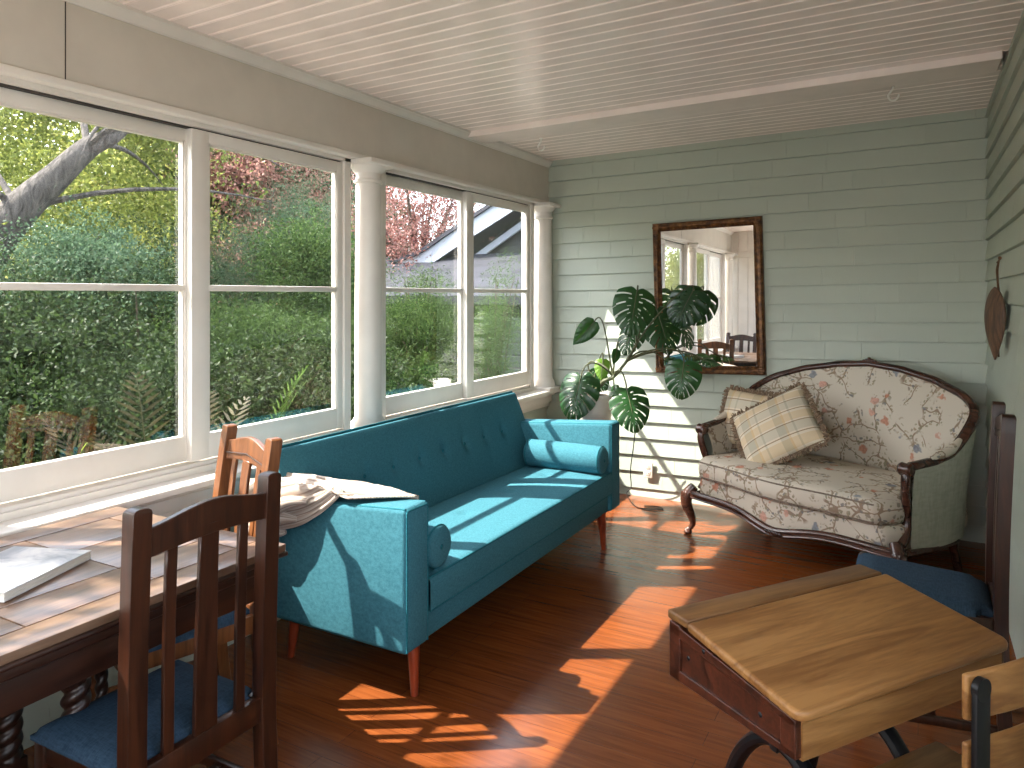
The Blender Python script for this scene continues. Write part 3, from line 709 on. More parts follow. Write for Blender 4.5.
# ================================================================== DINING CHAIRS
def dining_chair(name, loc, rz, label, wood_m='mission', top=1.02, wb=0.40, wf=0.43, depth=0.42, rake=0.075, low_stretch=False, group=None, seat_z=0.455):
    """local: back posts at y=0, seat towards +y"""
    r = empty(name, loc, rz, label, 'chair', group)
    hw = wb/2-0.022
    def post_pts(s):
        k = rake/0.075; h_ = top-seat_z
        return [(s*hw, -0.055*k, 0.0), (s*hw, -0.018*k, 0.25), (s*hw, 0.0, seat_z), (s*hw, -0.012*k, seat_z+0.35*h_), (s*hw, -0.04*k, seat_z+0.67*h_), (s*hw, -rake, top-0.012)]
    def yat(z):
        P = post_pts(1)
        for a, b in zip(P, P[1:]):
            if a[2] <= z <= b[2]: return a[1]+(b[1]-a[1])*(z-a[2])/(b[2]-a[2])
        return P[-1][1]
    for s in (-1, 1):
        m = MB(); P = catmull(post_pts(s), 4); w_, d_ = 0.048, 0.040
        rings = []
        for p in P:
            rings.append([m.bm.verts.new(p+Vector((a*w_/2, b*d_/2, 0))) for a, b in ((-1, -1), (1, -1), (1, 1), (-1, 1))])
        # rounded top
        tpv = P[-1]
        for k in (1, 2, 3):
            f = math.cos(k*PI/2/3.6); rings.append([m.bm.verts.new(tpv+Vector((a*w_/2*f, b*d_/2*(0.75+0.25*f), 0.012*math.sin(k*PI/2/3)))) for a, b in ((-1, -1), (1, -1), (1, 1), (-1, 1))])
        for ra, rb in zip(rings, rings[1:]):
            for k in range(4): m.bm.faces.new((ra[k], ra[(k+1) % 4], rb[(k+1) % 4], rb[k]))
        m.bm.faces.new(list(reversed(rings[0]))); m.bm.faces.new(rings[-1])
        m.build('back_post', wood_m, r, angle=30, mods=[('BEVEL', dict(width=0.003, segments=2, limit_method='ANGLE'))])
    # crest rail: gently arched top and bottom
    m = MB(); n = 16; zt = top-0.052; zb_ = top-0.122; ifr = hw-0.016; front = []; th = 0.020
    def arch(t): return 0.028*(math.sin(PI*t)**1.6)
    cols = []
    for i in range(n+1):
        t = i/n; x = -ifr+2*ifr*t; yt = yat(zt)-0.0; yb_ = yat(zb_); bow = -0.010*math.sin(PI*t)
        z1 = zt+arch(t); z0 = zb_+0.014*math.sin(PI*t)
        cols.append([m.bm.verts.new(Vector(q)) for q in ((x, yb_+bow-th/2, z0), (x, yt+bow-th/2, z1), (x, yt+bow+th/2, z1), (x, yb_+bow+th/2, z0))])
    for a, b in zip(cols, cols[1:]):
        for k in range(4): m.bm.faces.new((a[k], a[(k+1) % 4], b[(k+1) % 4], b[k]))
    m.bm.faces.new(list(reversed(cols[0]))); m.bm.faces.new(cols[-1])
    cr = m.build('crest_rail', wood_m, r, angle=30, mods=[('BEVEL', dict(width=0.003, segments=2, limit_method='ANGLE'))])
    m = MB()
    for s in (-1, 1):
        m.tube([(-ifr*0.92, yat(zb_)+s*(th/2+0.0), zb_+0.028), (0, yat(zb_)+s*(th/2)-0.010, zb_+0.042), (ifr*0.92, yat(zb_)+s*(th/2+0.0), zb_+0.028)], 0.0022, 6)
    m.build('bead', 'table_dark', cr)
    # slats
    for cx_, wd in ((-0.098*wb/0.4, 0.030), (0.0, 0.062), (0.098*wb/0.4, 0.030)):
        m = MB(); zz = np.linspace(seat_z-0.01, zb_+0.018, 9); cols = []
        for z in zz:
            y_ = yat(z)-0.002; fl = wd/2*(1+0.10*math.cos((z-seat_z)/(zb_-seat_z)*PI)) if wd > 0.05 else wd/2
            cols.append([m.bm.verts.new(Vector(q)) for q in ((cx_-fl, y_-0.006, z), (cx_+fl, y_-0.006, z), (cx_+fl, y_+0.006, z), (cx_-fl, y_+0.006, z))])
        for a, b in zip(cols, cols[1:]):
            for k in range(4): m.bm.faces.new((a[k], a[(k+1) % 4], b[(k+1) % 4], b[k]))
        m.bm.faces.new(list(reversed(cols[0]))); m.bm.faces.new(cols[-1])
        m.build('slat', wood_m, r, angle=30, mods=[('BEVEL', dict(width=0.0018, segments=1, limit_method='ANGLE'))])
    m = MB(); m.bb(-hw+0.014, hw-0.014, -0.012, 0.014, seat_z-0.055, seat_z+0.012, 0.004); m.build('lower_rail', wood_m, r)
    hf = wf/2-0.022
    for s in (-1, 1):
        m = MB()
        if low_stretch:
            m.lathe([(0.012, 0), (0.017, 0.03), (0.020, 0.06), (0.013, 0.075), (0.022, 0.09), (0.024, 0.13), (0.016, 0.17), (0.013, 0.18), (0.021, 0.20), (0.021, 0.22), (0.014, 0.235), (0.020, 0.30), (0.024, 0.36), (0.020, 0.385)], (s*hf, depth-0.02, 0), 20)
            m.bb(s*hf-0.022, s*hf+0.022, depth-0.042, depth+0.002, 0.38, seat_z-0.002, 0.003); m.sphere((s*hf, depth-0.02, seat_z+0.006), 0.022, (1, 1, 0.7))
        else: m.beam((s*hf, depth-0.02, 0.0), (s*hf, depth-0.02, seat_z-0.004), 0.038, 0.038, 0.004)
        m.build('leg', wood_m, r)
    m = MB()
    m.beam((-hf, depth-0.02, seat_z-0.035), (hf, depth-0.02, seat_z-0.035), 0.06, 0.022, 0.003)
    for s in (-1, 1): m.beam((s*hw, 0.0, seat_z-0.035), (s*hf, depth-0.02, seat_z-0.035), 0.022, 0.06, 0.003)
    m.build('seat_frame', wood_m, r)
    zs = 0.09 if low_stretch else 0.17
    m = MB()
    for s in (-1, 1): m.beam((s*hw, -0.035, zs), (s*hf, depth-0.02, zs), 0.018, 0.028, 0.003)
    mid = 0.5; xm = (hw+hf)/2
    m.beam((-xm, depth*0.45, zs), (xm, depth*0.45, zs), 0.028, 0.018, 0.003)
    m.build('stretcher', wood_m, r)
    # padded seat
    m = MB()
    def pad(u, v):
        x = (-1+2*u); y = 0.016+(depth-0.016+0.006)*v; half = (wb/2-0.012)*(1-v)+(wf/2+0.002)*v
        if v < 0.12: half = min(half, hw-0.022)
        e = min(1-abs(x), 2*min(v, 1-v)); z = seat_z+0.030*min(1, e/0.30)**0.5*(1)+0.006*e
        return (x*half, y, z)
    V = m.grid(pad, 29, 25)
    rim = [V[i][0] for i in range(29)]+[V[28][j] for j in range(1, 25)]+[V[i][24] for i in range(27, -1, -1)]+[V[0][j] for j in range(23, 0, -1)]
    lo = [m.bm.verts.new(v.co-Vector((0, 0, 0.012))) for v in rim]
    for i in range(len(rim)): m.bm.faces.new((rim[i], rim[(i+1) % len(rim)], lo[(i+1) % len(rim)], lo[i]))
    m.bm.faces.new(lo)
    m.build('seat_pad', 'blue_pad', r, angle=50)
    return r
# rz turns the local +y (seat direction)
dining_chair('dining_chair', (-1.56, 1.243, 0), PI/2, 'dark oak slat-back dining chair in the foreground facing the window table', wb=0.43, wf=0.42, depth=0.37, rake=0.02, seat_z=0.405)
va = Vector((-1.925+2.27, 1.79-1.90, 0)); ang = math.atan2(va.y, va.x)
dining_chair('dining_chair', (-2.085, 1.79, 0), ang+PI, 'sunlit golden oak slat-back dining chair between the table end and the teal sofa', 'oak_sunlit', wb=0.405, rake=0.055)
dining_chair('dining_chair', (-2.20, -0.17, 0), 0.03, 'dark oak slat-back dining chair at the far table end, seen only in the mirror', 'mission', wb=0.42)
dining_chair('dining_chair', (0.235, 3.02, 0), PI/2, 'tall dark oak dining chair with blue seat backed against the right wall', wb=0.37, wf=0.53, depth=0.44, top=1.115, rake=0.02, low_stretch=True)

# ================================================================== DINING TABLE
def dining_table():
    r = empty('dining_table', (-2.04, 0.80, 0), 0, 'dark oak draw-leaf dining table with spiral-twist legs under the windows', 'table')
    x0, x1, y0, y1 = -0.415, 0.392, -0.77, 0.80; zt = 0.76
    m = MB()
    # top: border boards and inner field with dark joints
    g = 0.0035; b = 0.095
    m.bb(x0, x0+b, y0, y1, zt-0.022, zt, 0.002); m.bb(x1-b, x1, y0, y1, zt-0.022, zt, 0.002)
    m.bb(x0+b+g, x1-b-g, y1-b, y1, zt-0.022, zt, 0.002); m.bb(x0+b+g, x1-b-g, y0, y0+b, zt-0.022, zt, 0.002)
    ys = [y0+b+g, -0.30, 0.12, 0.44, y1-b-g]
    for a, c in zip(ys, ys[1:]):
        xs = [x0+b+g, -0.10, 0.14, x1-b-g]
        for p, q in zip(xs, xs[1:]): m.bb(p+g/2, q-g/2, a+g/2, c-g/2, zt-0.022, zt-0.0006, 0.0015)
    top = m.build('tabletop', 'table_top', r)
    m = MB(); m.bb(x0+0.001, x1-0.001, y0+0.001, y1-0.001, zt-0.030, zt-0.006); m.bb(x0-0.006, x1+0.006, y0-0.006, y1+0.006, zt-0.036, zt-0.022, 0.006, 3)
    m.build('edge_moulding', 'table_dark', r)
    m = MB(); m.bb(x0+0.02, x1-0.014, y0+0.06, y1-0.02, zt-0.066, zt-0.038, 0.006, 3); m.build('draw_leaf', 'table_dark', r)
    m = MB()
    for a in (x0+0.07, x1-0.065): m.bb(a, a+0.025, y0+0.1, y1-0.06, zt-0.150, zt-0.062, 0.003)
    for a in (y0+0.1, y1-0.085): m.bb(x0+0.07, x1-0.045, a, a+0.025, zt-0.150, zt-0.062, 0.003)
    m.build('apron', 'table_dark', r)
    def twist(cx_, cy_, r0, z0, z1, name='leg', turns=5):
        m = MB(); n = 90; seg = 18; rings = []
        for i in range(n+1):
            t = i/n; z = z0+(z1-z0)*t; ph = turns*2*PI*t
            ring = []
            for k in range(seg):
                a = 2*PI*k/seg; rr = r0*(0.66+0.34*abs(math.cos((a-ph)))**0.8)
                ring.append(m.bm.verts.new(Vector((cx_+rr*math.cos(a), cy_+rr*math.sin(a), z))))
            rings.append(ring)
        for A, B in zip(rings, rings[1:]):
            for k in range(seg): m.bm.faces.new((A[k], A[(k+1) % seg], B[(k+1) % seg], B[k]))
        m.bm.faces.new(list(reversed(rings[0]))); m.bm.faces.new(rings[-1])
        s = r0*0.95
        m.bb(cx_-s, cx_+s, cy_-s, cy_+s, z1-0.005, zt-0.062, 0.003); m.bb(cx_-s, cx_+s, cy_-s, cy_+s, 0.12, z0+0.005, 0.003)
        m.lathe([(0.02, 0), (0.034, 0.03), (0.034, 0.08), (0.022, 0.115), (0.024, 0.125)], (cx_, cy_, 0), 18)
        return m.build(name, 'table_dark', r, angle=60)
    xa, xb_ = x0+0.10, x1-0.10; yc, yd = y0+0.24, 0.42
    xa, xb_, yc, yd = -0.19, 0.13, -0.50, 0.33
    for X_, Y_ in ((xa, yc), (xb_, yc), (xa, yd), (xb_, yd)): twist(X_, Y_, 0.036, 0.20, 0.60)
    twist(-0.16, 0.58, 0.019, 0.20, 0.60)
    m = MB()
    for X_ in (xa, xb_): m.beam((X_, yc, 0.16), (X_, yd, 0.16), 0.05, 0.03, 0.004)
    m.beam((xa, (yc+yd)/2, 0.16), (xb_, (yc+yd)/2, 0.16), 0.05, 0.03, 0.004)
    m.build('stretcher', 'table_dark', r)
dining_table()
def magazine():
    r = empty('magazine', (-2.09, 1.062, 0.761), 0.0, 'thick grey-white magazine lying on the window table', 'magazine')
    a = math.radians(-69)
    R = Matrix.Rotation(a, 4, 'Z')
    m = MB(); 
    for k in range(5): m.box((0.0015*(k % 2), 0, 0.0035+k*0.0036), (0.296, 0.238, 0.0033), R, 0)
    m.build('pages', 'paper', r, smooth=False)
    m = MB(); m.box((0, 0, 0.0225), (0.300, 0.242, 0.0022), R, 0.0008); m.box((0, 0, 0.0011), (0.300, 0.242, 0.0016), R, 0); m.build('cover', 'cover', r)
def mag_mats():
    M['paper'] = plain('magazine_pages', lin(226, 222, 214), 0.6, var=0.03)
    m, nt, b = newmat('magazine_cover'); v = coords(nt)
    r = ramp(nt, [(0.38, lin(236, 234, 230)), (0.5, lin(206, 206, 210)), (0.62, lin(150, 156, 166))], noise(nt, v, 7, 4, 0.6, 0.6).outputs[0])
    nt.links.new(r.outputs[0], b.inputs['Base Color']); b.inputs['Roughness'].default_value = 0.28; M['cover'] = m
mag_mats(); magazine()

# ================================================================== LOVESEAT
def loveseat():
    ang = math.atan2(-0.404, 0.915)-math.radians(4)
    base = Vector((-1.225, 4.61, 0)); eu = Vector((math.cos(ang), math.sin(ang), 0))
    c = base+eu*0.638
    r = empty('loveseat', (c.x, c.y, 0), ang, 'floral upholstered antique loveseat with carved dark wood frame in the corner', 'loveseat')
    HW = 0.662; D = 0.74
    # plan of the back: u-curve from left arm front to right arm front
    plan = catmull([(-HW+0.015, 0.10, 0), (-HW-0.01, 0.28, 0), (-HW-0.005, 0.46, 0), (-HW+0.05, 0.62, 0), (-0.42, 0.72, 0), (-0.2, 0.755, 0), (0, 0.76, 0),
                    (0.2, 0.755, 0), (0.42, 0.72, 0), (HW-0.02, 0.63, 0), (HW+0.025, 0.46, 0), (HW+0.02, 0.28, 0), (HW-0.005, 0.10, 0)], 7)
    n = len(plan)
    hts = [(0.0, 0.665), (0.07, 0.675), (0.13, 0.70), (0.18, 0.765), (0.225, 0.86), (0.28, 0.955), (0.34, 1.015), (0.42, 1.058), (0.5, 1.075)]
    def hz(t):
        t = min(t, 1-t)
        for (a, za), (b, zb_) in zip(hts, hts[1:]):
            if a <= t <= b:
                q = (t-a)/(b-a); return za+(zb_-za)*q
        return hts[-1][1]
    def out_n(i):
        a = plan[max(i-1, 0)]; b = plan[min(i+1, n-1)]; t = (b-a).normalized(); return Vector((-t.y, t.x, 0))
    def top_pt(i, off=0.0):
        t = i/(n-1); z = hz(t); p = plan[i].copy(); o_ = out_n(i); lean = 0.085*max(0, z-0.62)/0.4
        p += o_*(lean+off); p.z = z; return p
    # inner upholstery
    m = MB()
    def inner(u, v):
        i = min(int(round(u*(n-1))), n-1); tp = top_pt(i, -0.012); tp.z -= 0.012
        bp = plan[i]-out_n(i)*0.04; bp = Vector((bp.x, bp.y, 0.40))
        p = bp.lerp(tp, v); p -= out_n(i)*(0.035*math.sin(PI*v)**0.8); return p
    V = m.grid(inner, n, 18)
    m.build('inner_back', 'floral', r, angle=80, flip=True)
    m = MB()
    def outer(u, v):
        i = min(int(round(u*(n-1))), n-1); tp = top_pt(i, 0.012); tp.z -= 0.012
        bp = plan[i]+out_n(i)*0.004; bp = Vector((bp.x, bp.y, 0.24)); p = bp.lerp(tp, v)
        p += out_n(i)*(-0.012*math.sin(PI*v)+0.03*v*(1-v)); return p
    V = m.grid(outer, n, 14)
    m.build('outer_back', 'sageback', r, angle=80)
    # carved wood frame on top and down the arm fronts
    m = MB()
    tops = [top_pt(i) for i in range(n)]
    def arm_front(s):
        x = s*(HW-0.015)
        return [(x, 0.085, 0.655), (x+s*0.006, 0.066, 0.60), (x-s*0.002, 0.082, 0.52), (x-s*0.014, 0.115, 0.42), (x-s*0.012, 0.10, 0.34), (x-s*0.008, 0.05, 0.28)]
    full = [Vector(p) for p in reversed(catmull(arm_front(-1), 4))]+tops+[Vector(p) for p in catmull(arm_front(1), 4)]
    m.tube(full, [0.024]*len(full), 12, ell=(1.0, 0.82))
    fr = m.build('frame', 'walnut', r, angle=50)
    m = MB(); m.tube([p+Vector((0, 0, 0))-out_n(i)*0.020+Vector((0, 0, 0.010)) for i, p in enumerate(tops)], 0.006, 6)
    m.build('frame_bead', 'walnut', fr)
    m = MB()   # crest carving
    cp = tops[n//2]
    for k in range(-3, 4): m.sphere(cp+Vector((k*0.019, -0.006, 0.024-abs(k)*0.0055)), 0.015-abs(k)*0.0018, (1, 0.8, 1.0), 10, 7)
    m.sphere(cp+Vector((0, -0.014, 0.012)), 0.017, (1.6, 0.6, 0.8), 10, 7)
    m.build('crest_carving', 'walnut', fr)
    for s in (-1, 1):   # scrolled hand rests
        m = MB(); x = s*(HW-0.012)
        m.lathe([(0.006, -0.034), (0.026, -0.032), (0.033, -0.022), (0.030, 0.0), (0.033, 0.022), (0.026, 0.032), (0.006, 0.034)], (x, 0.075, 0.65), 18, axis=(1, 0.0, 0))
        m.build('arm_scroll', 'walnut', fr)
        m = MB()  # padded manchette on the arm
        pp = [top_pt(i)+Vector((0, 0, 0.016)) for i in (range(5, 15) if s < 0 else range(n-15, n-5))]
        k = len(pp); m.tube(pp, [0.012+0.016*math.sin(PI*(i+0.3)/(k-0.4)) for i in range(k)], 12, ell=(1.0, 0.8)); m.build('arm_pad', 'floral', r)
    # seat rail upholstery: serpentine front
    def front_y(x, bow): return -bow*(1-(x/HW)**2)-0.012*math.cos(x/HW*PI*2)
    def slab(name, z0, z1, xw, bow, yb_, crown, rnd_, over=0.0, mat='floral', zf=None):
        m = MB(); NX, NY, K = 44, 20, 6
        def edge(t):
            return None
        out = []
        xs = np.linspace(-xw, xw, NX)
        for x in xs: out.append((x, front_y(x, bow)-over))
        sidey = np.linspace(front_y(xw, bow)-over, yb_, 10)[1:]
        right = [(xw-0.01*k/9, y) for k, y in enumerate(sidey)]
        left = [(-x, y) for x, y in reversed(right)]
        loop = out+right+left
        rc_ = 0.055; yf_ = front_y(xw, bow)-over
        loop = [(x*(1-0.045*max(0, 1-(y-yf_)/rc_)**2*max(0, (abs(x)/xw-0.86)/0.14)), y+0.05*max(0, (abs(x)/xw-0.88)/0.12)**2*max(0, 1-(y-yf_)/0.2)) for x, y in loop]
        ctr = Vector((0, (yb_)/2, 0)); rings = []
        prof = [(1.0-rnd_*0.9, 0), (1.0-rnd_*0.25, 0.12), (1.0, 0.35), (1.0, 0.65), (1.0-rnd_*0.25, 0.88), (1.0-rnd_*0.9, 0.98), (0.80, 1.0+crown*0.5), (0.5, 1+crown*0.85), (0.2, 1+crown)]
        for f, h in prof:
            ring = []
            for (x, y) in loop:
                p = ctr+(Vector((x, y, 0))-ctr)*f
                b0 = zf(x) if zf else 0
                zz = z0+(z1-z0)*h+(b0*(1-min(1, h)))
                ring.append(m.bm.verts.new(Vector((p.x, p.y, zz))))
            rings.append(ring)
        L_ = len(loop)
        for a, b in zip(rings, rings[1:]):
            for k in range(L_): m.bm.faces.new((a[k], a[(k+1) % L_], b[(k+1) % L_], b[k]))
        m.bm.faces.new(rings[-1]); m.bm.faces.new(list(reversed(rings[0])))
        return m, loop
    def railz(x): q = abs(x)/HW; return 0.055*(math.cos(q*PI)*-1)*0.9 if False else (0.045*q**2-0.045*math.exp(-(q/0.30)**2))
    m, _ = slab('seat_rail', 0.235, 0.372, HW-0.012, 0.055, 0.70, 0.0, 0.02, zf=lambda x: 0.02*(abs(x)/HW)**2-0.03*math.exp(-((abs(x)/HW)/0.3)**2))
    m.build('seat_rail_upholstery', 'floral', r, angle=60)
    m, lp = slab('seat_cushion', 0.370, 0.492, HW-0.030, 0.065, 0.66, 0.12, 0.045, 0.028)
    # fill the front corners in front of the arms (T-cushion)
    co = m.build('seat_cushion', 'floral', r, angle=60)
    p = MB(); nf = 44
    for zz in (0.386, 0.474): p.tube([(x*0.992, y*0.992+0.002, zz) for x, y in lp[2:nf-2]], 0.0045, 6)
    p.build('piping', 'fringe_dark', co)
    # carved serpentine apron
    m = MB(); pts = []
    for x in np.linspace(-HW+0.0, HW-0.0, 50):
        q = abs(x)/HW
        z = 0.235+0.02*q**2-0.035*math.exp(-(q/0.28)**2)+0.012*math.sin(q*PI*1.0)
        if q > 0.86: z -= 0.0
        pts.append(Vector((x, front_y(x, 0.055)-0.012, z)))
    m.tube(pts, 0.021, 10, ell=(0.8, 1.25)); ap = m.build('carved_apron', 'walnut', r, angle=60)
    m = MB(); m.tube([q+Vector((0, -0.016, 0.012)) for q in pts], 0.006, 6); m.tube([q+Vector((0, -0.014, -0.016)) for q in pts], 0.006, 6)
    cc = pts[25]
    for k in range(-2, 3): m.sphere(cc+Vector((k*0.022, -0.022, 0.0)), 0.013-abs(k)*0.002, (1.1, 0.7, 1.2), 10, 7)
    m.build('apron_carving', 'walnut', ap)
    for s in (-1, 1):   # side rails
        m = MB(); m.tube([(s*(HW-0.005), 0.0, 0.245), (s*(HW+0.01), 0.25, 0.232), (s*(HW+0.01), 0.5, 0.232), (s*(HW-0.05), 0.66, 0.225)], 0.020, 10); m.build('side_rail', 'walnut', r)
    # cabriole legs
    for s in (-1, 1):
        m = MB()
        P = catmull([(s*(HW-0.02), -0.005, 0.30), (s*(HW+0.012), -0.032, 0.245), (s*(HW+0.016), -0.034, 0.19), (s*(HW-0.004), -0.016, 0.12), (s*(HW-0.012), -0.008, 0.065), (s*(HW+0.004), -0.022, 0.030), (s*(HW+0.014), -0.032, 0.018)], 5)
        R_ = np.interp(np.linspace(0, 1, len(P)), [0, 0.2, 0.4, 0.62, 0.8, 0.9, 1], [0.030, 0.038, 0.032, 0.020, 0.015, 0.019, 0.020])
        m.tube(P, list(R_), 14); m.lathe([(0.018, 0.0), (0.024, 0.004), (0.026, 0.016), (0.018, 0.026)], (s*(HW+0.010), -0.028, 0), 16)
        lg = m.build('leg', 'walnut', r, angle=60)
        m = MB()
        for k in range(3): m.sphere((s*(HW+0.014)+(k-1)*0.016, -0.064+abs(k-1)*0.006, 0.245), 0.012, (0.8, 0.6, 2.2), 8, 6)
        m.build('knee_carving', 'walnut', lg)
        m = MB(); m.tube(catmull([(s*(HW-0.08), 0.64, 0.25), (s*(HW-0.07), 0.65, 0.15), (s*(HW-0.06), 0.69, 0.0)], 4), [0.026]*4+[0.022]*4+[0.018], 12); m.build('leg', 'walnut', r)
M['fringe_dark'] = fabric('dark_piping_cord', lin(96, 84, 74), lin(140, 126, 112), 200)
loveseat()

def plaid_cushion(loc, rot, size, label):
    r = empty('plaid_cushion', loc, 0, label, 'cushion'); r.rotation_euler = (Matrix.Rotation(rot[2], 3, 'Z') @ Matrix.Rotation(rot[0], 3, 'X') @ Matrix.Rotation(rot[1], 3, 'Y')).to_euler()
    m = MB(); h = size/2; N_ = 26
    def f(sgn):
        def fn(u, v):
            x = -1+2*u; z = -1+2*v
            pin = 1-0.07*(1-abs(x*z))*0+0.0
            e = max(0.0, (1-abs(x)**2.4)*(1-abs(z)**2.4)); t = 0.072*e**0.55
            sx = 1-0.06*(1-abs(z)**2)*abs(x)**3*-1-0.05*abs(x)**2*(1-z*z); sz = 1-0.05*abs(z)**2*(1-x*x)
            return (x*h*sx, sgn*t, z*h*sz)
        return fn
    m.grid(f(1), N_, N_); m.grid(f(-1), N_, N_)
    bmesh.ops.remove_doubles(m.bm, verts=m.bm.verts[:], dist=0.0004)
    o = m.build('cover', 'plaid', r, angle=80)
    m = MB(); rnd = random.Random(int(size*1000)+int(loc[0]*100))
    fn = f(1)
    for side in range(4):
        for k in range(75):
            t = (k+rnd.random()*0.5)/75
            u, v = ((t, 0), (1, t), (1-t, 1), (0, 1-t))[side]
            p = Vector(fn(u, v)); p.y = rnd.uniform(-0.008, 0.008)
            dirv = Vector(((0, 0, -1), (1, 0, 0), (0, 0, 1), (-1, 0, 0))[side])
            tan = Vector(((1, 0, 0), (0, 0, 1), (-1, 0, 0), (0, 0, -1))[side])
            L = rnd.uniform(0.020, 0.032)
            e1 = p+dirv*L*0.6+tan*rnd.uniform(-0.006, 0.006)+Vector((0, rnd.uniform(-0.010, 0.010), 0)); e2 = e1+dirv*L*0.4+tan*rnd.uniform(-0.008, 0.008)+Vector((0, rnd.uniform(-0.008, 0.008), 0))
            m.tube([p-dirv*0.008, e1, e2], [0.0042, 0.0052, 0.003], 5)
    m.build('fringe', 'fringe', r)
    return r
plaid_cushion((-0.955, 4.93, 0.69), (math.radians(-20), math.radians(4), math.radians(-12)), 0.37, 'beige plaid fringed cushion standing behind, nearer the mirror')
plaid_cushion((-0.755, 4.72, 0.685), (math.radians(-40), math.radians(-40), math.radians(-24)), 0.475, 'beige plaid fringed cushion tilted in front on the floral seat')

# ================================================================== SCHOOL DESK
M['desk_ledge'] = wood('worn_oak_ledge', lin(96, 64, 36), lin(136, 98, 58), 'X', 0.9, 0.4, 0.4)
def school_desk():
    e1 = Vector((0.57, 0.822, 0)).normalized(); ang = math.atan2(e1.y, e1.x)
    BL = Vector((-0.542, 1.787, 0))
    # local x along the ledge (0..0.68), local y towards the user is negative (right-hand rule): e2 = (0.82,-0.57)
    r = empty('school_desk', (BL.x, BL.y, 0), ang, 'old wooden school desk with sloping honey oak lid and black iron base', 'desk')
    W_, D_ = 0.695, 0.405
    zb, zf = 0.722, 0.674
    def zat(y): # y from 0 (ledge) to -D_
        t = (-y-0.075)/(D_-0.075); return zb if t < 0 else zb+(zf-zb)*t
    # ledge
    m = MB(); m.bb(0, W_, -0.072, 0.004, zb-0.022, zb, 0.006, 3); m.build('pencil_ledge', 'desk_ledge', r)
    # pencil groove
    a = math.atan2(zb-zf, D_-0.075)
    def rounded_rect(x0, x1, y0, y1, rc):
        pts = []
        for cx_, cy_, a0, rr in ((x1-rc, y1-rc*0.0-0.001, 0, 0.001), (x0+rc*0.0+0.001, y1-0.001, 90, 0.001), (x0+rc, y0+rc, 180, rc), (x1-rc, y0+rc, 270, rc)):
            for k in range(6):
                t = math.radians(a0+k*18); 
                if rr < 0.01: 
                    if k == 0: pts.append((x1 if a0 == 0 else x0, y1))
                else: pts.append((cx_+rr*math.cos(t), cy_+rr*math.sin(t)))
        return pts
    L = math.hypot(zb-zf, D_-0.075)
    out = rounded_rect(-0.006, W_+0.006, -L-0.012, 0.0, 0.030)
    m = MB(); mt = Matrix.Translation((0, -0.077, zb)) @ Matrix.Rotation(a, 4, 'X')
    m.prism(out, -0.024, 0.0, mt)
    m.build('lid', 'desk_top', r, mods=[('BEVEL', dict(width=0.009, segments=4, limit_method='ANGLE', angle_limit=math.radians(40)))])
    # box: sides deepen towards the ledge
    zlo_b, zlo_f = 0.562, 0.572
    def side(x, mat, name):
        m = MB()
        def side_prism(y0, y1, t0, t1, xa, xb_):
            def zz(y, f): top = zat(y)-0.024; lo = zlo_b+(zlo_f-zlo_b)*(-y/D_); return lo+(top-lo)*f
            v = [m.bm.verts.new(Vector(p)) for p in ((xa, y0, zz(y0, t0)), (xa, y1, zz(y1, t0)), (xa, y1, zz(y1, t1)), (xa, y0, zz(y0, t1)), (xb_, y0, zz(y0, t0)), (xb_, y1, zz(y1, t0)), (xb_, y1, zz(y1, t1)), (xb_, y0, zz(y0, t1)))]
            for f in ((0, 1, 2, 3), (4, 7, 6, 5), (0, 4, 5, 1), (3, 2, 6, 7), (0, 3, 7, 4), (1, 5, 6, 2)): m.bm.faces.new([v[i] for i in f])
        sgn = -1 if x < 0.3 else 1
        side_prism(-0.006, -D_+0.006, 0.0, 1.0, x-0.007, x+0.007)
        o_ = sgn*0.007
        side_prism(-0.006, -0.045, 0, 1, x, x+sgn*0.013); side_prism(-D_+0.045, -D_+0.006, 0, 1, x, x+sgn*0.013)
        side_prism(-0.006, -D_+0.006, 0, 0.20, x, x+sgn*0.013); side_prism(-0.006, -D_+0.006, 0.80, 1, x, x+sgn*0.013)
        return m.build(name, mat, r, mods=[('BEVEL', dict(width=0.002, segments=2, limit_method='ANGLE'))])
    sd = side(0.012, 'desk_side', 'side_panel'); side(W_-0.012, 'desk_side', 'side_panel')
    for yy, ff in ((-0.13, 0.87), (-0.07, 0.5), (-0.30, 0.45)):
        z_ = zlo_b+(zlo_f-zlo_b)*(-yy/D_); z_ = z_+(zat(yy)-0.024-z_)*ff; m = MB(); m.sphere((-0.001 if ff > 0.8 else 0.005, yy, z_), 0.006, (0.5, 1, 1), 8, 6); m.build('screw', 'iron', sd)
    m = MB()
    v = []
    for x in (0.016, W_-0.016):
        for y in (-D_+0.002, -D_+0.020):
            v += [m.bm.verts.new(Vector((x, y, zlo_f-0.004))), m.bm.verts.new(Vector((x, y, zf-0.020)))]
    for f in ((0, 1, 5, 4), (2, 6, 7, 3), (0, 4, 6, 2), (1, 3, 7, 5), (0, 2, 3, 1), (4, 5, 7, 6)): m.bm.faces.new([v[i] for i in f])
    m.build('front_board', 'desk_top', r, smooth=False)
    m = MB(); m.bb(0.016, W_-0.016, -0.020, -0.004, zlo_b, zb-0.022, 0.002); m.build('back_board', 'desk_top', r)
    m = MB(); vs = m.bb(0.016, W_-0.016, -D_+0.018, -0.018, 0, 0.012)
    for q in vs: q.co.z += zlo_b+(zlo_f-zlo_b)*(-q.co.y/D_)
    m.build('bottom_board', 'desk_side', r, smooth=False)
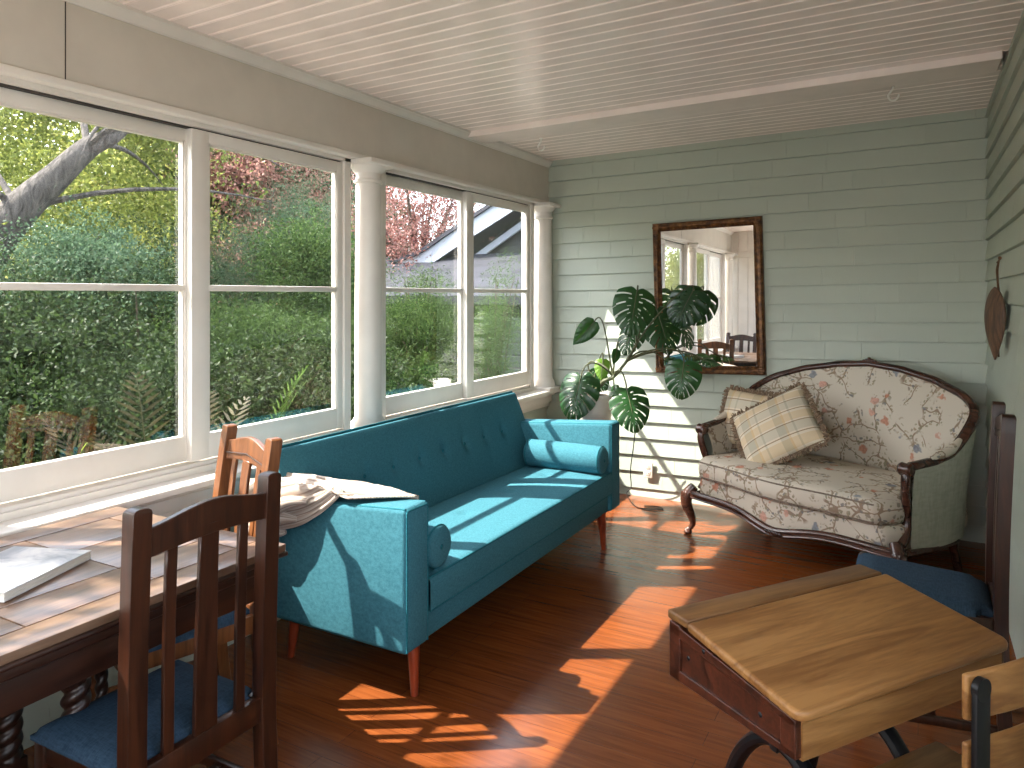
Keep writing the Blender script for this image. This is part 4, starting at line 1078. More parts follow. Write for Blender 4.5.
    # iron standards
    for x in (0.17, 0.46):
        m = MB()
        m.bb(x-0.020, x+0.020, -D_+0.05, -0.04, 0.535, 0.560, 0.003)
        m.beam((x, -0.20, 0.555), (x, -0.20, 0.44), 0.050, 0.024, 0.004)
        m.tube(catmull([(x, 0.01, 0.012), (x, -0.02, 0.20), (x, -0.06, 0.34), (x, -0.13, 0.43), (x, -0.20, 0.455), (x, -0.27, 0.43), (x, -0.34, 0.34), (x, -0.39, 0.20), (x, -0.415, 0.012)], 5), 0.020, 10, ell=(1.1, 0.9))
        m.lathe([(0.028, 0), (0.028, 0.008), (0.014, 0.014)], (x, 0.015, 0), 14); m.lathe([(0.028, 0), (0.028, 0.008), (0.014, 0.014)], (x, -0.415, 0), 14)
        m.build('iron_standard', 'iron', r)
    m = MB(); m.beam((0.17, -0.20, 0.46), (0.46, -0.20, 0.46), 0.02, 0.012, 0.002)
    m.build('cross_bar', 'iron', r)
school_desk()
def school_chair():
    e1 = Vector((0.57, 0.822, 0)).normalized(); ang = math.atan2(e1.y, e1.x)
    p1 = Vector((0.100, 1.66, 0))
    r = empty('school_chair', (p1.x, p1.y, 0), ang, 'school chair with curved pale wood back slats on black metal posts', 'chair')
    # local x from post to post, +y = away from the user = towards the desk
    W_ = 0.29
    for x in (0.0, W_):
        m = MB()
        m.beam((x, -0.03, 0.0), (x, -0.004, 0.40), 0.044, 0.013, 0.004, up=(0, 1, 0)); m.beam((x, -0.004, 0.39), (x, -0.006, 0.752), 0.044, 0.013, 0.004, up=(0, 1, 0)); m.lathe([(0.022, -0.0065), (0.022, 0.0065)], (x, -0.006, 0.752), 20, axis=(0, 1, 0))
        m.build('back_post', 'iron', r)
    for z0, z1 in ((0.690, 0.778), (0.565, 0.648)):
        m = MB(); cols = []; n = 14
        for i in range(n+1):
            t = i/n; x = -0.025+(W_+0.05)*t; y = 0.006-0.022*math.sin(PI*t); e = 0.006*math.sin(PI*t)
            cols.append([m.bm.verts.new(Vector(q)) for q in ((x, y, z0-e*0), (x, y+0.012, z0-e*0), (x, y+0.012, z1+e), (x, y, z1+e))])
        for a, b in zip(cols, cols[1:]):
            for k in range(4): m.bm.faces.new((a[k], a[(k+1) % 4], b[(k+1) % 4], b[k]))
        m.bm.faces.new(list(reversed(cols[0]))); m.bm.faces.new(cols[-1])
        m.build('back_slat', 'desk_top', r, angle=30, mods=[('BEVEL', dict(width=0.005, segments=3, limit_method='ANGLE'))])
    m = MB(); m.bb(-0.02, W_+0.02, 0.02, 0.29, 0.395, 0.415, 0.01, 3); m.build('seat', 'desk_top', r)
    for x in (0.01, W_-0.01):
        m = MB(); m.tube([(x, 0.26, 0.395), (x, 0.28, 0.0)], 0.012, 10); m.build('leg', 'iron', r)
    m = MB(); m.beam((0, 0.0, 0.38), (0, 0.28, 0.38), 0.014, 0.022, 0.002); m.beam((W_, 0.0, 0.38), (W_, 0.28, 0.38), 0.014, 0.022, 0.002); m.build('seat_frame', 'iron', r)
school_chair()

# ================================================================== MIRROR, OUTLET, CORD, HOOKS, HANGING LEAF
def mirror():
    P = [at_y(*p, 5.262) for p in ((653.8, 223.5), (764.0, 215.5), (764.3, 375.5), (654.0, 373.0))]
    c = sum(P, Vector())/4; W_ = ((P[1].x-P[0].x)+(P[2].x-P[3].x))/2; H_ = ((P[0].z-P[3].z)+(P[1].z-P[2].z))/2
    r = empty('wall_mirror', (c.x, 5.262, c.z), 0, 'tall rectangular mirror in an ornate gilt frame on the green shingled wall', 'mirror')
    tilt = math.atan2((P[1].z-P[0].z+P[2].z-P[3].z)/2, W_)
    r.rotation_euler = Euler((math.radians(-0.3), -tilt, math.radians(MIRROR_YAW)))
    w2, h2 = W_/2, H_/2; fw = 0.062
    prof = [(0, 0.018), (0.004, -0.006), (0.014, -0.016), (0.022, -0.010), (0.034, -0.012), (0.044, -0.002), (0.052, 0.004), (0.058, 0.0), (fw, 0.006), (fw, 0.018)]
    m = MB(); rings = []
    for cx_, cz in ((-1, 1), (1, 1), (1, -1), (-1, -1)):
        rings.append([m.bm.verts.new(Vector((cx_*(w2-d_), y_, cz*(h2-d_)))) for d_, y_ in prof])
    for i in range(4):
        a, b = rings[i], rings[(i+1) % 4]
        for k in range(len(prof)-1): m.bm.faces.new((a[k], b[k], b[k+1], a[k+1]))
    fo = m.build('frame', 'gilt', r, angle=25)
    m = MB(); rnd = random.Random(3)
    for i, (ax, az, bx, bz) in enumerate(((-1, 1, 1, 1), (1, 1, 1, -1), (1, -1, -1, -1), (-1, -1, -1, 1))):
        L = 2*(w2 if i % 2 == 0 else h2); nn = int(L/0.018)
        for k in range(1, nn):
            t = k/nn; x = (ax+(bx-ax)*t)*(w2-0.016); z = (az+(bz-az)*t)*(h2-0.016)
            m.sphere((x, -0.014, z), 0.0065, (1, 0.7, 1), 6, 5)
        nn2 = int(L/0.03)
        for k in range(2, nn2-1):
            t = k/nn2; x = (ax+(bx-ax)*t)*(w2-0.050); z = (az+(bz-az)*t)*(h2-0.050); m.sphere((x, -0.001, z), 0.006, (1.1, 0.8, 1.1), 6, 5)
    for sx in (-1, 1):
        for sz in (-1, 1):
            c0 = Vector((sx*(w2-0.032), -0.010, sz*(h2-0.032)))
            for k in range(7):
                a = k*PI/3; rr = 0.018 if k < 6 else 0
                m.sphere(c0+Vector((rr*math.cos(a), -0.003, rr*math.sin(a))), 0.0115, (1.1, 0.6, 1.1), 8, 6)
            for dx, dz in ((1, 0), (0, 1)):
                for k in (1, 2, 3): m.sphere(c0+Vector((-sx*dx*(0.018+0.02*k), 0.0, -sz*dz*(0.018+0.02*k))), 0.012-0.0022*k, (1+dx, 0.6, 1+dz), 8, 6)
    m.build('corner_ornament', 'gilt', fo)
    m = MB(); m.bb(-w2+fw-0.004, w2-fw+0.004, 0.006, 0.012, -h2+fw-0.004, h2-fw+0.004); m.build('mirror_glass', 'mirror', r, smooth=False)
MIRROR_YAW = 0.0
mirror()
def outlet():
    c = at_y(648, 470, 5.27)
    r = empty('wall_outlet', (c.x, 5.278, c.z), 0, 'white electrical outlet plate low on the sunlit shingled wall', 'outlet')
    m = MB(); m.bb(-0.036, 0.036, -0.012, 0.0, -0.058, 0.058, 0.004, 3); m.build('plate', 'outlet', r)
    for s in (-1, 1):
        m = MB(); m.bb(-0.017, 0.017, -0.015, -0.010, s*0.024-0.014, s*0.024+0.014, 0.005, 3); so = m.build('socket', 'outlet', r)
        m = MB(); m.bb(-0.009, -0.006, -0.0158, -0.0140, s*0.024-0.003, s*0.024+0.007); m.bb(0.006, 0.009, -0.0158, -0.0140, s*0.024-0.003, s*0.024+0.007); m.build('slot', 'dark_slot', so, smooth=False)
outlet()
def hook(px, py, Y, label):
    z = None; p = None
    c = at_y(px, py, Y); c.z = zc(c.x)+0.014
    r = empty('ceiling_hook', c, 0, label, 'hook', None)
    m = MB(); m.lathe([(0.020, -0.004), (0.020, 0.004)], (0, 0, 0), 16); m.sphere((0, 0, -0.006), 0.012, (1, 1, 0.7), 12, 8); m.build('mount_plate', 'hookw', r)
    m = MB(); P = [(0, 0, -0.004), (0, 0, -0.03), (-0.012, 0, -0.045), (-0.022, 0, -0.066), (-0.012, 0, -0.088), (0.008, 0, -0.092), (0.024, 0, -0.078), (0.028, 0, -0.064)]
    m.tube(catmull(P, 5), 0.006, 8); m.build('hook_wire', 'hookw', r)
hook(893, 83, 4.42, 'white ceiling hook on the right, above the loveseat')
hook(541, 138, 4.52, 'small white ceiling hook on the left, near the crown moulding')
def hanging():
    p = Vector((XR-0.028, 4.18, 1.672))
    r = empty('woven_leaf_fan', p, 0, 'brown leaf-shaped woven fan hanging by twine on the right wall', 'wall hanging')
    for k, (x, y, ln, wd, tw) in enumerate(((-0.032, -0.13, 0.335, 0.115, 0.42), (-0.010, -0.02, 0.33, 0.10, -0.1))):
        m = MB()
        def fn(u, v):
            t = v; wv = wd*(math.sin(PI*min(1, t**0.75))**0.9) if 0 < t < 1 else 0.002
            s_ = (u-0.5)*2
            dx = -0.045*(1-s_*s_)*math.sin(PI*t)
            loc = Vector((dx*0.6, s_*wv*0.72, -0.135-ln*t))
            return Vector((x, y, 0))+Matrix.Rotation(tw, 3, 'Z') @ loc
        m.grid(fn, 13, 24)
        m.build('leaf_blade', 'palm', r, mods=[('SOLIDIFY', dict(thickness=0.008, offset=0))])
    m = MB(); m.tube([(0.0, 0, 0.0), (-0.02, -0.06, -0.02)], 0.003, 6); m.tube(catmull([(-0.006, 0, 0), (-0.02, -0.04, -0.05), (-0.022, -0.10, -0.10), (-0.022, -0.13, -0.14)], 4), 0.0035, 6); m.tube(catmull([(-0.006, 0.0, 0), (-0.012, 0.0, -0.06), (-0.010, -0.02, -0.14)], 4), 0.003, 6)
    m.sphere((-0.004, 0, 0.004), 0.008); m.build('twine', 'twine', r)
hanging()
def cord():
    P = [at_y(636, 425, 5.12), at_y(633, 450, 5.14), at_y(630.5, 470, 5.18), at_y(631, 487, 5.2)]
    P += [Vector((-1.86, 5.12, 0.05)), Vector((-1.76, 5.0, 0.006)), Vector((-1.66, 4.97, 0.006)), Vector((-1.56, 5.02, 0.006)), Vector((-1.62, 5.06, 0.006)), Vector((-1.70, 5.03, 0.006))]
    m = MB(); m.tube(catmull(P, 8), 0.0040, 7); o = m.build('power_cord', 'black_metal')
    tag(o, 'thin black cord hanging beside the wall outlet and curling on the floor', 'cord')
cord()
# ================================================================== MONSTERA IN ITS POT
M['mon'] = leafmat('monstera_leaf', lin(24, 54, 30), lin(40, 78, 40), 0.16, 0.32, lin(70, 120, 40))
M['mon_light'] = leafmat('young_monstera_leaf', lin(96, 140, 50), lin(130, 170, 66), 0.4, 0.35)
M['stem'] = plain('green_brown_stem', lin(74, 78, 48), 0.5, var=0.15)
def plant():
    base = Vector((-1.985, 4.745, 0))
    r = empty('potted_monstera', base, 0, 'large split-leaf monstera in a white pot behind the teal sofa arm', 'potted plant')
    zb = 0.55; m = MB()
    m.lathe([(0.105, zb), (0.126, zb+0.01), (0.150, zb+0.20), (0.156, zb+0.25), (0.161, zb+0.255), (0.161, zb+0.272), (0.150, zb+0.272), (0.144, zb+0.245)], (0, 0, 0), 36)
    m.build('pot', 'ceramic', r)
    m = MB(); m.lathe([(0.002, zb+0.246), (0.142, zb+0.246), (0.140, zb+0.252), (0.002, zb+0.260)], (0, 0, 0), 30); m.build('soil', 'soil', r)
    loc = lambda p: Vector(p)-base
    def leaf(att, tip, Y0, Y1, width, nrm_bias, src, mat='mon', split=True, fold=0.12, droop=0.10, seed=0):
        A = at_y(att[0], att[1], Y0); T = at_y(tip[0], tip[1], Y1)
        ax = (T-A); L = ax.length; ax.normalize()
        toc = (Vector((0, 0, 1.5))-A).normalized(); nr = (toc+Vector(nrm_bias)); nr = (nr-ax*nr.dot(ax)).normalized(); side = ax.cross(nr)
        rnd = random.Random(seed); nl = 7
        m = MB(); NA, NB = 85, 13
        hw = width/2
        for s in (-1, 1):
            grid = []
            for i in range(NA):
                a = i/(NA-1); row = []
                ang = math.radians(150-132*(a**0.62))       # blade direction swings from backwards to forwards
                wl = hw*(0.98*math.sin(PI*(0.10+0.90*a)**0.85)**0.62*(1-0.30*a))+0.004 if a < 0.999 else 0.006
                if a < 0.08: wl *= 0.55+0.45*a/0.08
                for j in range(NB):
                    b = j/(NB-1)
                    d = Vector((math.cos(ang-0.35*b), math.sin(ang-0.35*b)))
                    x = a*L*0.93+d.x*wl*b*0.92; y = d.y*wl*b
                    rr = b
                    z = fold*abs(y)-droop*((x/L)**2)*L-0.35*y*y/hw-0.10*hw*b*b+0.01*math.sin(a*nl*2*PI)*b*hw*2
                    if T is not None: pass
                    row.append(m.bm.verts.new(A+ax*x+side*(s*y)+nr*(z+droop*L*(x/L))))
                grid.append(row)
            for i in range(NA-1):
                a = (i+0.5)/(NA-1); f = (a*nl+0.15*s) % 1.0
                for j in range(NB-1):
                    b = (j+0.5)/(NB-1)
                    if split and 0.10 < a < 0.88:
                        lo = 0.34+0.12*math.sin(a*23+seed); gap = 0.07+0.15*b
                        closed = (int(a*nl)+seed+(s > 0)) % 3 == 0
                        if f < gap and b > lo and not (closed and b > 0.86): continue
                        if 0.54 < f < 0.66 and 0.16 < b < 0.30: continue
                    m.bm.faces.new((grid[i][j], grid[i+1][j], grid[i+1][j+1], grid[i][j+1]))
        bmesh.ops.remove_doubles(m.bm, verts=m.bm.verts[:], dist=0.0003)
        vv = [v for v in m.bm.verts if not v.link_faces]; bmesh.ops.delete(m.bm, geom=vv, context='VERTS')
        for v in m.bm.verts: v.co -= base
        lo_ = m.build('leaf', mat, r, angle=80, flip=False)
        q = MB(); q.tube([A-base+nr*0.003, A+ax*L*0.45+nr*(0.003+droop*L*0.25)-base, T-base-ax*L*0.08], [0.0035, 0.0025, 0.001], 6); q.build('midrib', 'stem', lo_)
        # petiole
        S = Vector(src); mid = (S+A)/2+Vector((0, 0, 0.08)); st = MB()
        st.tube([p-base for p in bez(S, S.lerp(mid, 0.7)+Vector((0, 0, 0.05)), A-ax*0.10+Vector((0, 0, 0.05))*(1 if ax.z < 0 else -0.5), A, 12)], [0.006]*5+[0.0048]*8, 8)
        st.build('petiole', 'stem', r)
        return A
    # main trunk-like stems
    S0 = Vector((-1.985, 4.745, zb+0.245)); S1 = at_y(613, 377, 4.72); S2 = at_y(626, 362, 4.76); S3 = at_y(636, 345, 4.82)
    m = MB(); m.tube([p-base for p in catmull([S0, at_y(603, 382, 4.72), S1, S2, S3], 6)], [0.016]*8+[0.013]*8+[0.010]*9, 10); m.build('main_stem', 'stem', r)
    leaf((637, 291), (629, 337), 4.86, 4.74, 0.34, (0.15, 0, 0.25), S3, seed=1)
    leaf((693, 291), (676, 325), 5.13, 5.06, 0.34, (-0.2, 0, 0.3), S3, seed=2)
    leaf((657, 310), (670, 355), 5.08, 4.98, 0.34, (0.3, 0, 0.2), S3, seed=3)
    leaf((684, 363), (680, 399), 4.93, 4.88, 0.29, (-0.1, 0, 0.5), S2, seed=4, droop=0.25)
    leaf((581, 377), (571, 421), 4.60, 4.50, 0.33, (-0.3, -0.1, 0.35), S1, seed=5)
    leaf((627, 390), (636, 433), 4.66, 4.58, 0.31, (0.15, 0, 0.5), S1, seed=6, droop=0.2)
    leaf((594, 322), (572, 346), 4.68, 4.62, 0.15, (0.9, -0.2, 0.6), S1, split=False, fold=0.5, seed=7)
    leaf((634, 327), (624, 355), 4.98, 4.90, 0.23, (-0.4, 0, 0.2), S3, seed=8)
    leaf((603, 360), (601, 381), 4.78, 4.74, 0.12, (0.1, 0, 0.1), S0, 'mon_light', False, seed=9)
    leaf((617, 350), (613, 365), 4.70, 4.66, 0.07, (0.8, 0, 0.1), S1, 'mon', False, fold=0.5, seed=10)
    leaf((666, 360), (688, 366), 5.02, 5.0, 0.11, (0, 0, 0.8), S2, seed=11)
    leaf((703, 360), (718, 366), 5.05, 5.0, 0.10, (0, 0, 0.9), S2, seed=12)
    leaf((590, 372), (606, 390), 4.80, 4.78, 0.20, (0.2, 0, 0.3), S1, seed=13)
    leaf((614, 386), (616, 402), 4.70, 4.66, 0.08, (-0.8, 0, 0.3), S1, 'mon', False, seed=14)
    return r
plant()
def stand():
    base = Vector((-1.985, 4.745, 0))
    r = empty('plant_stand', base, 0, 'black metal tripod plant stand with a brass ring under the white pot', 'plant stand')
    m = MB(); ring = [(0.128*math.cos(a), 0.128*math.sin(a), 0.556) for a in [2*PI*k/40 for k in range(41)]]; m.tube(ring, 0.007, 8, cap=False); m.build('ring', 'brass', r)
    m = MB(); m.lathe([(0.12, 0.536), (0.126, 0.540), (0.126, 0.548), (0.12, 0.549)], (0, 0, 0), 32); m.build('tray', 'black_metal', r)
    for k in range(3):
        a = math.radians(60+120*k); m = MB()
        m.tube([(0.10*math.cos(a), 0.10*math.sin(a), 0.54), (0.135*math.cos(a), 0.135*math.sin(a), 0.30), (0.20*math.cos(a), 0.20*math.sin(a), 0.008)], 0.008, 8); m.build('leg', 'black_metal', r)
stand()

# ================================================================== GARDEN
GZ = -0.75
M['ground'] = plain('garden_ground', lin(70, 74, 48), 0.95, var=0.3, vs=2, bs=0.4)
m = MB(); m.bb(-60, 20, -25, 60, GZ-0.3, GZ); struct(m.build('ground', 'ground', smooth=False))
M['bounce_strip'] = plain('pale_bounce_strip', lin(186, 178, 164), 0.95, var=0.15, vs=8, bs=0.4)
m = MB(); m.bb(-4.3, -2.75, -7, 7.5, GZ-0.02, GZ+0.02); struct(m.build('ground_bounce_strip', 'bounce_strip', smooth=False))  # added pale strip that bounces sunlight up through the windows onto the ceiling
def cards(name, parent, mat, blobs, leaf, seed, shape='oval', droop=0.0):
    """a crown of separate folded leaves; blobs = (centre, radii, count)"""
    rs = np.random.RandomState(seed); C_ = []; leaf = leaf*0.50; dens = 3.6
    for c, rad, n in blobs:
        n = int(n*dens); per = 34; nc = max(6, n//per)
        d = rs.normal(size=(nc, 3)); d /= np.linalg.norm(d, axis=1)[:, None]
        lump = 1+0.30*np.sin(d[:, 0]*7+seed)*np.cos(d[:, 1]*6+seed*2)+0.22*np.sin(d[:, 2]*11+d[:, 0]*5+seed)+0.12*np.sin(d[:, 1]*19+seed)
        rr = (rs.rand(nc)**0.45)*lump*(1+0.12*rs.normal(size=nc))
        cc_ = np.array(c)+d*rr[:, None]*np.array(rad)
        k = rs.randint(0, nc, n); sp_ = leaf*(1.6+1.6*rs.rand(nc))
        C_.append(cc_[k]+rs.normal(size=(n, 3))*sp_[k][:, None]*np.array([1, 1, 0.75]))
    C_ = np.concatenate(C_); n = len(C_)
    u = rs.normal(size=(n, 3)); u[:, 2] -= droop; u /= np.linalg.norm(u, axis=1)[:, None]
    v = np.cross(u, rs.normal(size=(n, 3))); v /= np.linalg.norm(v, axis=1)[:, None]
    wn_ = np.cross(u, v)
    s = leaf*(0.6+0.8*rs.rand(n))[:, None]
    if shape == 'needle': wd = 0.10
    elif shape == 'round': wd = 0.42
    else: wd = 0.26
    A = C_-u*s*0.5; B = C_+v*s*wd+wn_*s*0.06; D_ = C_+u*s*0.5; E_ = C_-v*s*wd+wn_*s*0.06
    V = np.empty((n*4, 3)); V[0::4] = A; V[1::4] = B; V[2::4] = D_; V[3::4] = E_
    me = bpy.data.meshes.new(name); me.vertices.add(n*4); me.vertices.foreach_set('co', V.ravel())
    me.loops.add(n*6); I = np.arange(n)*4
    L = np.stack([I, I+1, I+2, I, I+2, I+3], 1); me.loops.foreach_set('vertex_index', L.ravel())
    me.polygons.add(n*2); me.polygons.foreach_set('loop_start', np.arange(n*2)*3)
    me.update(calc_edges=True); me.validate()
    me.materials.append(mat if not isinstance(mat, str) else M[mat])
    o = bpy.data.objects.new(name, me); COL.objects.link(o); o.parent = parent
    return o
FG = 0.62
def fl(r, g, b):
    c = lin(r, g, b); g_ = (c[0]+c[1]+c[2])/3
    return tuple((x*0.92+g_*0.08)*FG for x in c[:3])+(1,)
M['lf_oak'] = leafmat('oak_leaf', fl(108, 124, 50), fl(176, 186, 92), 0.5)
M['lf_yel'] = leafmat('yellow_green_leaf', fl(164, 172, 66), fl(232, 226, 130), 0.5)
M['lf_dark'] = leafmat('dark_shrub_leaf', fl(34, 52, 28), fl(84, 108, 56), 0.35)
M['lf_blue'] = leafmat('blue_green_leaf', fl(66, 98, 68), fl(126, 156, 116), 0.35)
M['lf_green'] = leafmat('mid_green_leaf', fl(46, 76, 34), fl(116, 144, 72), 0.4)
M['lf_red'] = leafmat('red_maple_leaf', fl(150, 80, 72), fl(220, 170, 158), 0.4)
M['lf_pink'] = leafmat('pink_leaf', fl(168, 110, 98), fl(216, 166, 146), 0.4)
M['lf_fern'] = leafmat('fern_leaf', fl(70, 106, 44), fl(120, 150, 70), 0.4)
M['bark'] = bark('grey_oak_bark', lin(44, 38, 34), lin(112, 104, 98))
M['bark_d'] = bark('brown_bark', lin(52, 42, 34), lin(110, 94, 80))
def pt(px, py, d):
    """a point d metres away (horizontal forward distance) that the photo shows at px, py - measuring aid"""
    r_ = ray(px, py); return Vector((r_.x*d, r_.y*d, CAM_Z+r_.z*d))
def tree(name, label, cat, crown, trunk, mat, leaf, seed, bark_m='bark_d', shape='oval', tr_r=0.1, branches=5, group=None, droop=0.0):
    base = Vector((trunk[0], trunk[1], GZ)); r = empty(name, base, 0, label, cat, group)
    bl = [((c[0]-base.x, c[1]-base.y, c[2]-base.z), rad, n) for c, rad, n in crown]
    cards('foliage', r, mat, bl, leaf, seed, shape, droop)
    rnd = random.Random(seed); m = MB(); cz = sum(b[0][2] for b in bl)/len(bl); cc = Vector((sum(b[0][0] for b in bl)/len(bl), sum(b[0][1] for b in bl)/len(bl), cz))
    m.tube(catmull([(0, 0, 0), (cc.x*0.25+0.05, cc.y*0.25, cz*0.35), (cc.x*0.6, cc.y*0.6, cz*0.7), cc], 4), list(np.linspace(tr_r, tr_r*0.45, 13)), 10)
    for c, rad, n in bl[:8]:
        for k in range(branches):
            s = Vector((cc.x*0.5, cc.y*0.5, cz*rnd.uniform(0.35, 0.8))); e = Vector(c)+Vector((rnd.uniform(-.7, .7)*rad[0], rnd.uniform(-.7, .7)*rad[1], rnd.uniform(-.3, .7)*rad[2]))
            m.tube(bez(s, s.lerp(e, 0.35)+Vector((0, 0, -0.1)), s.lerp(e, 0.7)+Vector((0, 0, 0.15)), e, 6), list(np.linspace(tr_r*0.35, tr_r*0.08, 7)), 6)
    m.build('trunk', bark_m, r)
    return r
# leaning grey oak trunk seen through the first window
def leaning_oak():
    b = pt(-60, 420, 6.2); base = Vector((b.x, b.y, GZ))
    r = empty('leaning_oak', base, 0, 'old oak with a thick leaning grey trunk beyond the leftmost window', 'tree')
    P = [base, pt(-60, 360, 6.2), pt(-20, 262, 6.4), pt(18, 212, 6.5), pt(55, 178, 6.6), pt(88, 148, 6.7), pt(118, 132, 6.9), pt(150, 95, 7.2), pt(170, 40, 7.4)]
    m = MB(); m.tube([p-base for p in catmull(P, 6)], list(np.interp(np.linspace(0, 1, 49), [0, 0.3, 0.5, 0.75, 0.85, 1], [0.22, 0.17, 0.12, 0.068, 0.055, 0.04])), 16)
    m.build('trunk', 'bark', r)
    m = MB()
    rnd = random.Random(5)
    for k in range(16):
        s = P[3+k % 5]; e = s+Vector((rnd.uniform(-1.6, 1.2), rnd.uniform(-0.8, 2.2), rnd.uniform(-0.3, 1.5)))
        m.tube([p-base for p in bez(s, s.lerp(e, 0.3)+Vector((0, 0, 0.25)), s.lerp(e, 0.7)+Vector((0, 0, 0.2)), e, 7)], list(np.linspace(0.035, 0.006, 8)), 6)
    m.build('branch', 'bark', r)
    bl = []
    for px, py, d, rad, n in ((20, 110, 8.0, (1.0, 1.0, 0.6), 2600), (110, 95, 8.4, (1.1, 1.2, 0.7), 3000), (60, 230, 9.0, (1.1, 1.2, 0.7), 2600), (150, 200, 9.2, (1.0, 1.1, 0.9), 2800), (170, 120, 9.0, (1.0, 1.0, 0.7), 2600), (-40, 140, 7.5, (1, 1, 0.8), 1800), (10, 170, 8.8, (0.9, 1, 0.6), 1500)):
        c = pt(px, py, d)-base; bl.append((tuple(c), rad, int(n*0.42)))
    cards('foliage', r, 'lf_oak', bl, 0.12, 3, 'oval')
leaning_oak()
def T(name, label, cat, spec, mat, leaf, seed, tr=None, **kw):
    crown = []
    for px, py, d, rad, n in spec: c = pt(px, py, d); crown.append((tuple(c), rad, n))
    c0 = crown[0][0]; tk = tr or (c0[0], c0[1])
    return tree(name, label, cat, crown, tk, mat, leaf, seed, **kw)
T('garden_tree', 'sunlit yellow-green tree far behind the leaning oak', 'tree', [(40, 160, 13, (1.9, 1.9, 1.4), 2600), (140, 250, 13, (1.8, 1.8, 1.3), 3000), (95, 180, 14, (1.8, 1.8, 1.3), 2200)], 'lf_yel', 0.17, 21, tr_r=0.14)
T('garden_tree', 'tall green tree behind the second window, left part', 'tree', [(170, 150, 14, (1.5, 1.5, 2.2), 5000), (215, 190, 15, (1.5, 1.5, 2.2), 4400)], 'lf_green', 0.17, 22, tr_r=0.14)
T('flowering_tree', 'pink-leaved tree seen high through the second window', 'tree', [(245, 175, 13.5, (1.1, 1.1, 1.0), 2600), (300, 220, 14, (1.2, 1.2, 1.1), 2600), (255, 265, 13, (1.0, 1.0, 0.7), 2000), (235, 280, 12.5, (0.8, 0.8, 0.5), 900)], 'lf_pink', 0.15, 23, tr_r=0.12)
T('garden_tree', 'dark green tree filling the top of the second window', 'tree', [(300, 150, 15.5, (1.9, 1.9, 1.3), 5200), (230, 140, 16, (1.9, 1.9, 1.2), 4200), (330, 260, 16, (1.8, 1.8, 1.4), 3000), (210, 270, 16, (1.8, 1.8, 1.4), 3000)], 'lf_dark', 0.18, 24, tr_r=0.16)
T('red_maple', 'red-leaved maple standing left of the neighbouring gable', 'tree', [(420, 215, 13, (1.2, 1.2, 1.1), 1900), (395, 245, 12.5, (0.9, 0.9, 0.7), 800), (455, 200, 13.5, (0.9, 0.9, 0.7), 900), (380, 190, 14, (0.9, 0.9, 0.9), 900)], 'lf_red', 0.095, 25, tr_r=0.12)
T('garden_shrub', 'grey-green feathery shrub low in the leftmost window', 'shrub', [(85, 265, 6.4, (0.62, 0.62, 0.42), 5200), (100, 320, 6.4, (0.75, 0.75, 0.55), 5200), (60, 330, 6.2, (0.7, 0.7, 0.6), 4600)], 'lf_blue', 0.055, 26, tr_r=0.05)
T('garden_shrub', 'dark bush under the leaning oak at far left', 'shrub', [(10, 345, 5.6, (0.8, 0.7, 0.5), 5200), (20, 400, 5.2, (0.8, 0.7, 0.5), 5200), (-50, 340, 5.4, (0.8, 0.8, 0.7), 3000), (30, 450, 5.0, (0.9, 0.8, 0.5), 4000)], 'lf_dark', 0.07, 27, tr_r=0.05)
T('garden_shrub', 'dark green bush behind the bronze fern', 'shrub', [(140, 330, 6.2, (0.7, 0.7, 0.55), 4600), (110, 400, 5.4, (0.8, 0.8, 0.5), 4800), (165, 420, 5.2, (0.7, 0.7, 0.5), 4000), (160, 290, 7.6, (0.8, 0.8, 0.6), 3500)], 'lf_dark', 0.065, 28, tr_r=0.05)
T('garden_shrub', 'feathery blue-green shrub left in the second window', 'shrub', [(225, 275, 8.4, (0.6, 0.7, 0.5), 4200), (270, 250, 9.0, (0.8, 0.8, 0.55), 4600), (310, 215, 9.5, (0.8, 0.8, 0.6), 4600), (250, 310, 8.4, (0.9, 0.8, 0.5), 3600)], 'lf_blue', 0.06, 29, tr_r=0.06, shape='needle')
T('garden_shrub', 'bright green rounded shrub right in the second window', 'shrub', [(310, 260, 7.8, (0.55, 0.6, 0.42), 5200), (325, 300, 7.8, (0.6, 0.6, 0.42), 4200)], 'lf_green', 0.06, 30, tr_r=0.05)
T('garden_shrub', 'spreading light green bamboo-like bush across the second window', 'shrub', [(245, 335, 6.6, (0.8, 0.75, 0.30), 5200), (300, 345, 6.8, (0.85, 0.75, 0.32), 5600), (210, 350, 6.2, (0.6, 0.6, 0.3), 3000)], 'lf_green', 0.07, 31, tr_r=0.05, shape='needle')
T('garden_shrub', 'low dark hedge at the foot of the second window', 'shrub', [(240, 395, 5.8, (0.9, 0.8, 0.42), 6000), (300, 390, 6.0, (0.9, 0.8, 0.40), 6000), (340, 400, 6.0, (0.8, 0.8, 0.4), 3500), (200, 410, 5.6, (0.8, 0.7, 0.4), 3500)], 'lf_dark', 0.07, 32, tr_r=0.05)
T('garden_shrub', 'bushy green shrub in front of the neighbouring roof, third window', 'shrub', [(410, 318, 6.9, (0.42, 0.5, 0.25), 4600), (405, 340, 6.8, (0.55, 0.55, 0.35), 3200), (440, 330, 7.0, (0.40, 0.5, 0.30), 2400), (415, 375, 6.6, (0.6, 0.6, 0.3), 4200), (425, 283, 7.1, (0.26, 0.3, 0.12), 500)], 'lf_green', 0.06, 33, tr_r=0.05, shape='needle')
T('garden_shrub', 'loose green shrub seen through the fourth window', 'shrub', [(497, 325, 6.7, (0.22, 0.3, 0.38), 1500), (480, 350, 6.6, (0.26, 0.3, 0.32), 1800), (506, 280, 6.8, (0.15, 0.2, 0.2), 260), (470, 385, 6.6, (0.4, 0.4, 0.2), 2000)], 'lf_fern', 0.055, 34, tr_r=0.04, shape='needle')
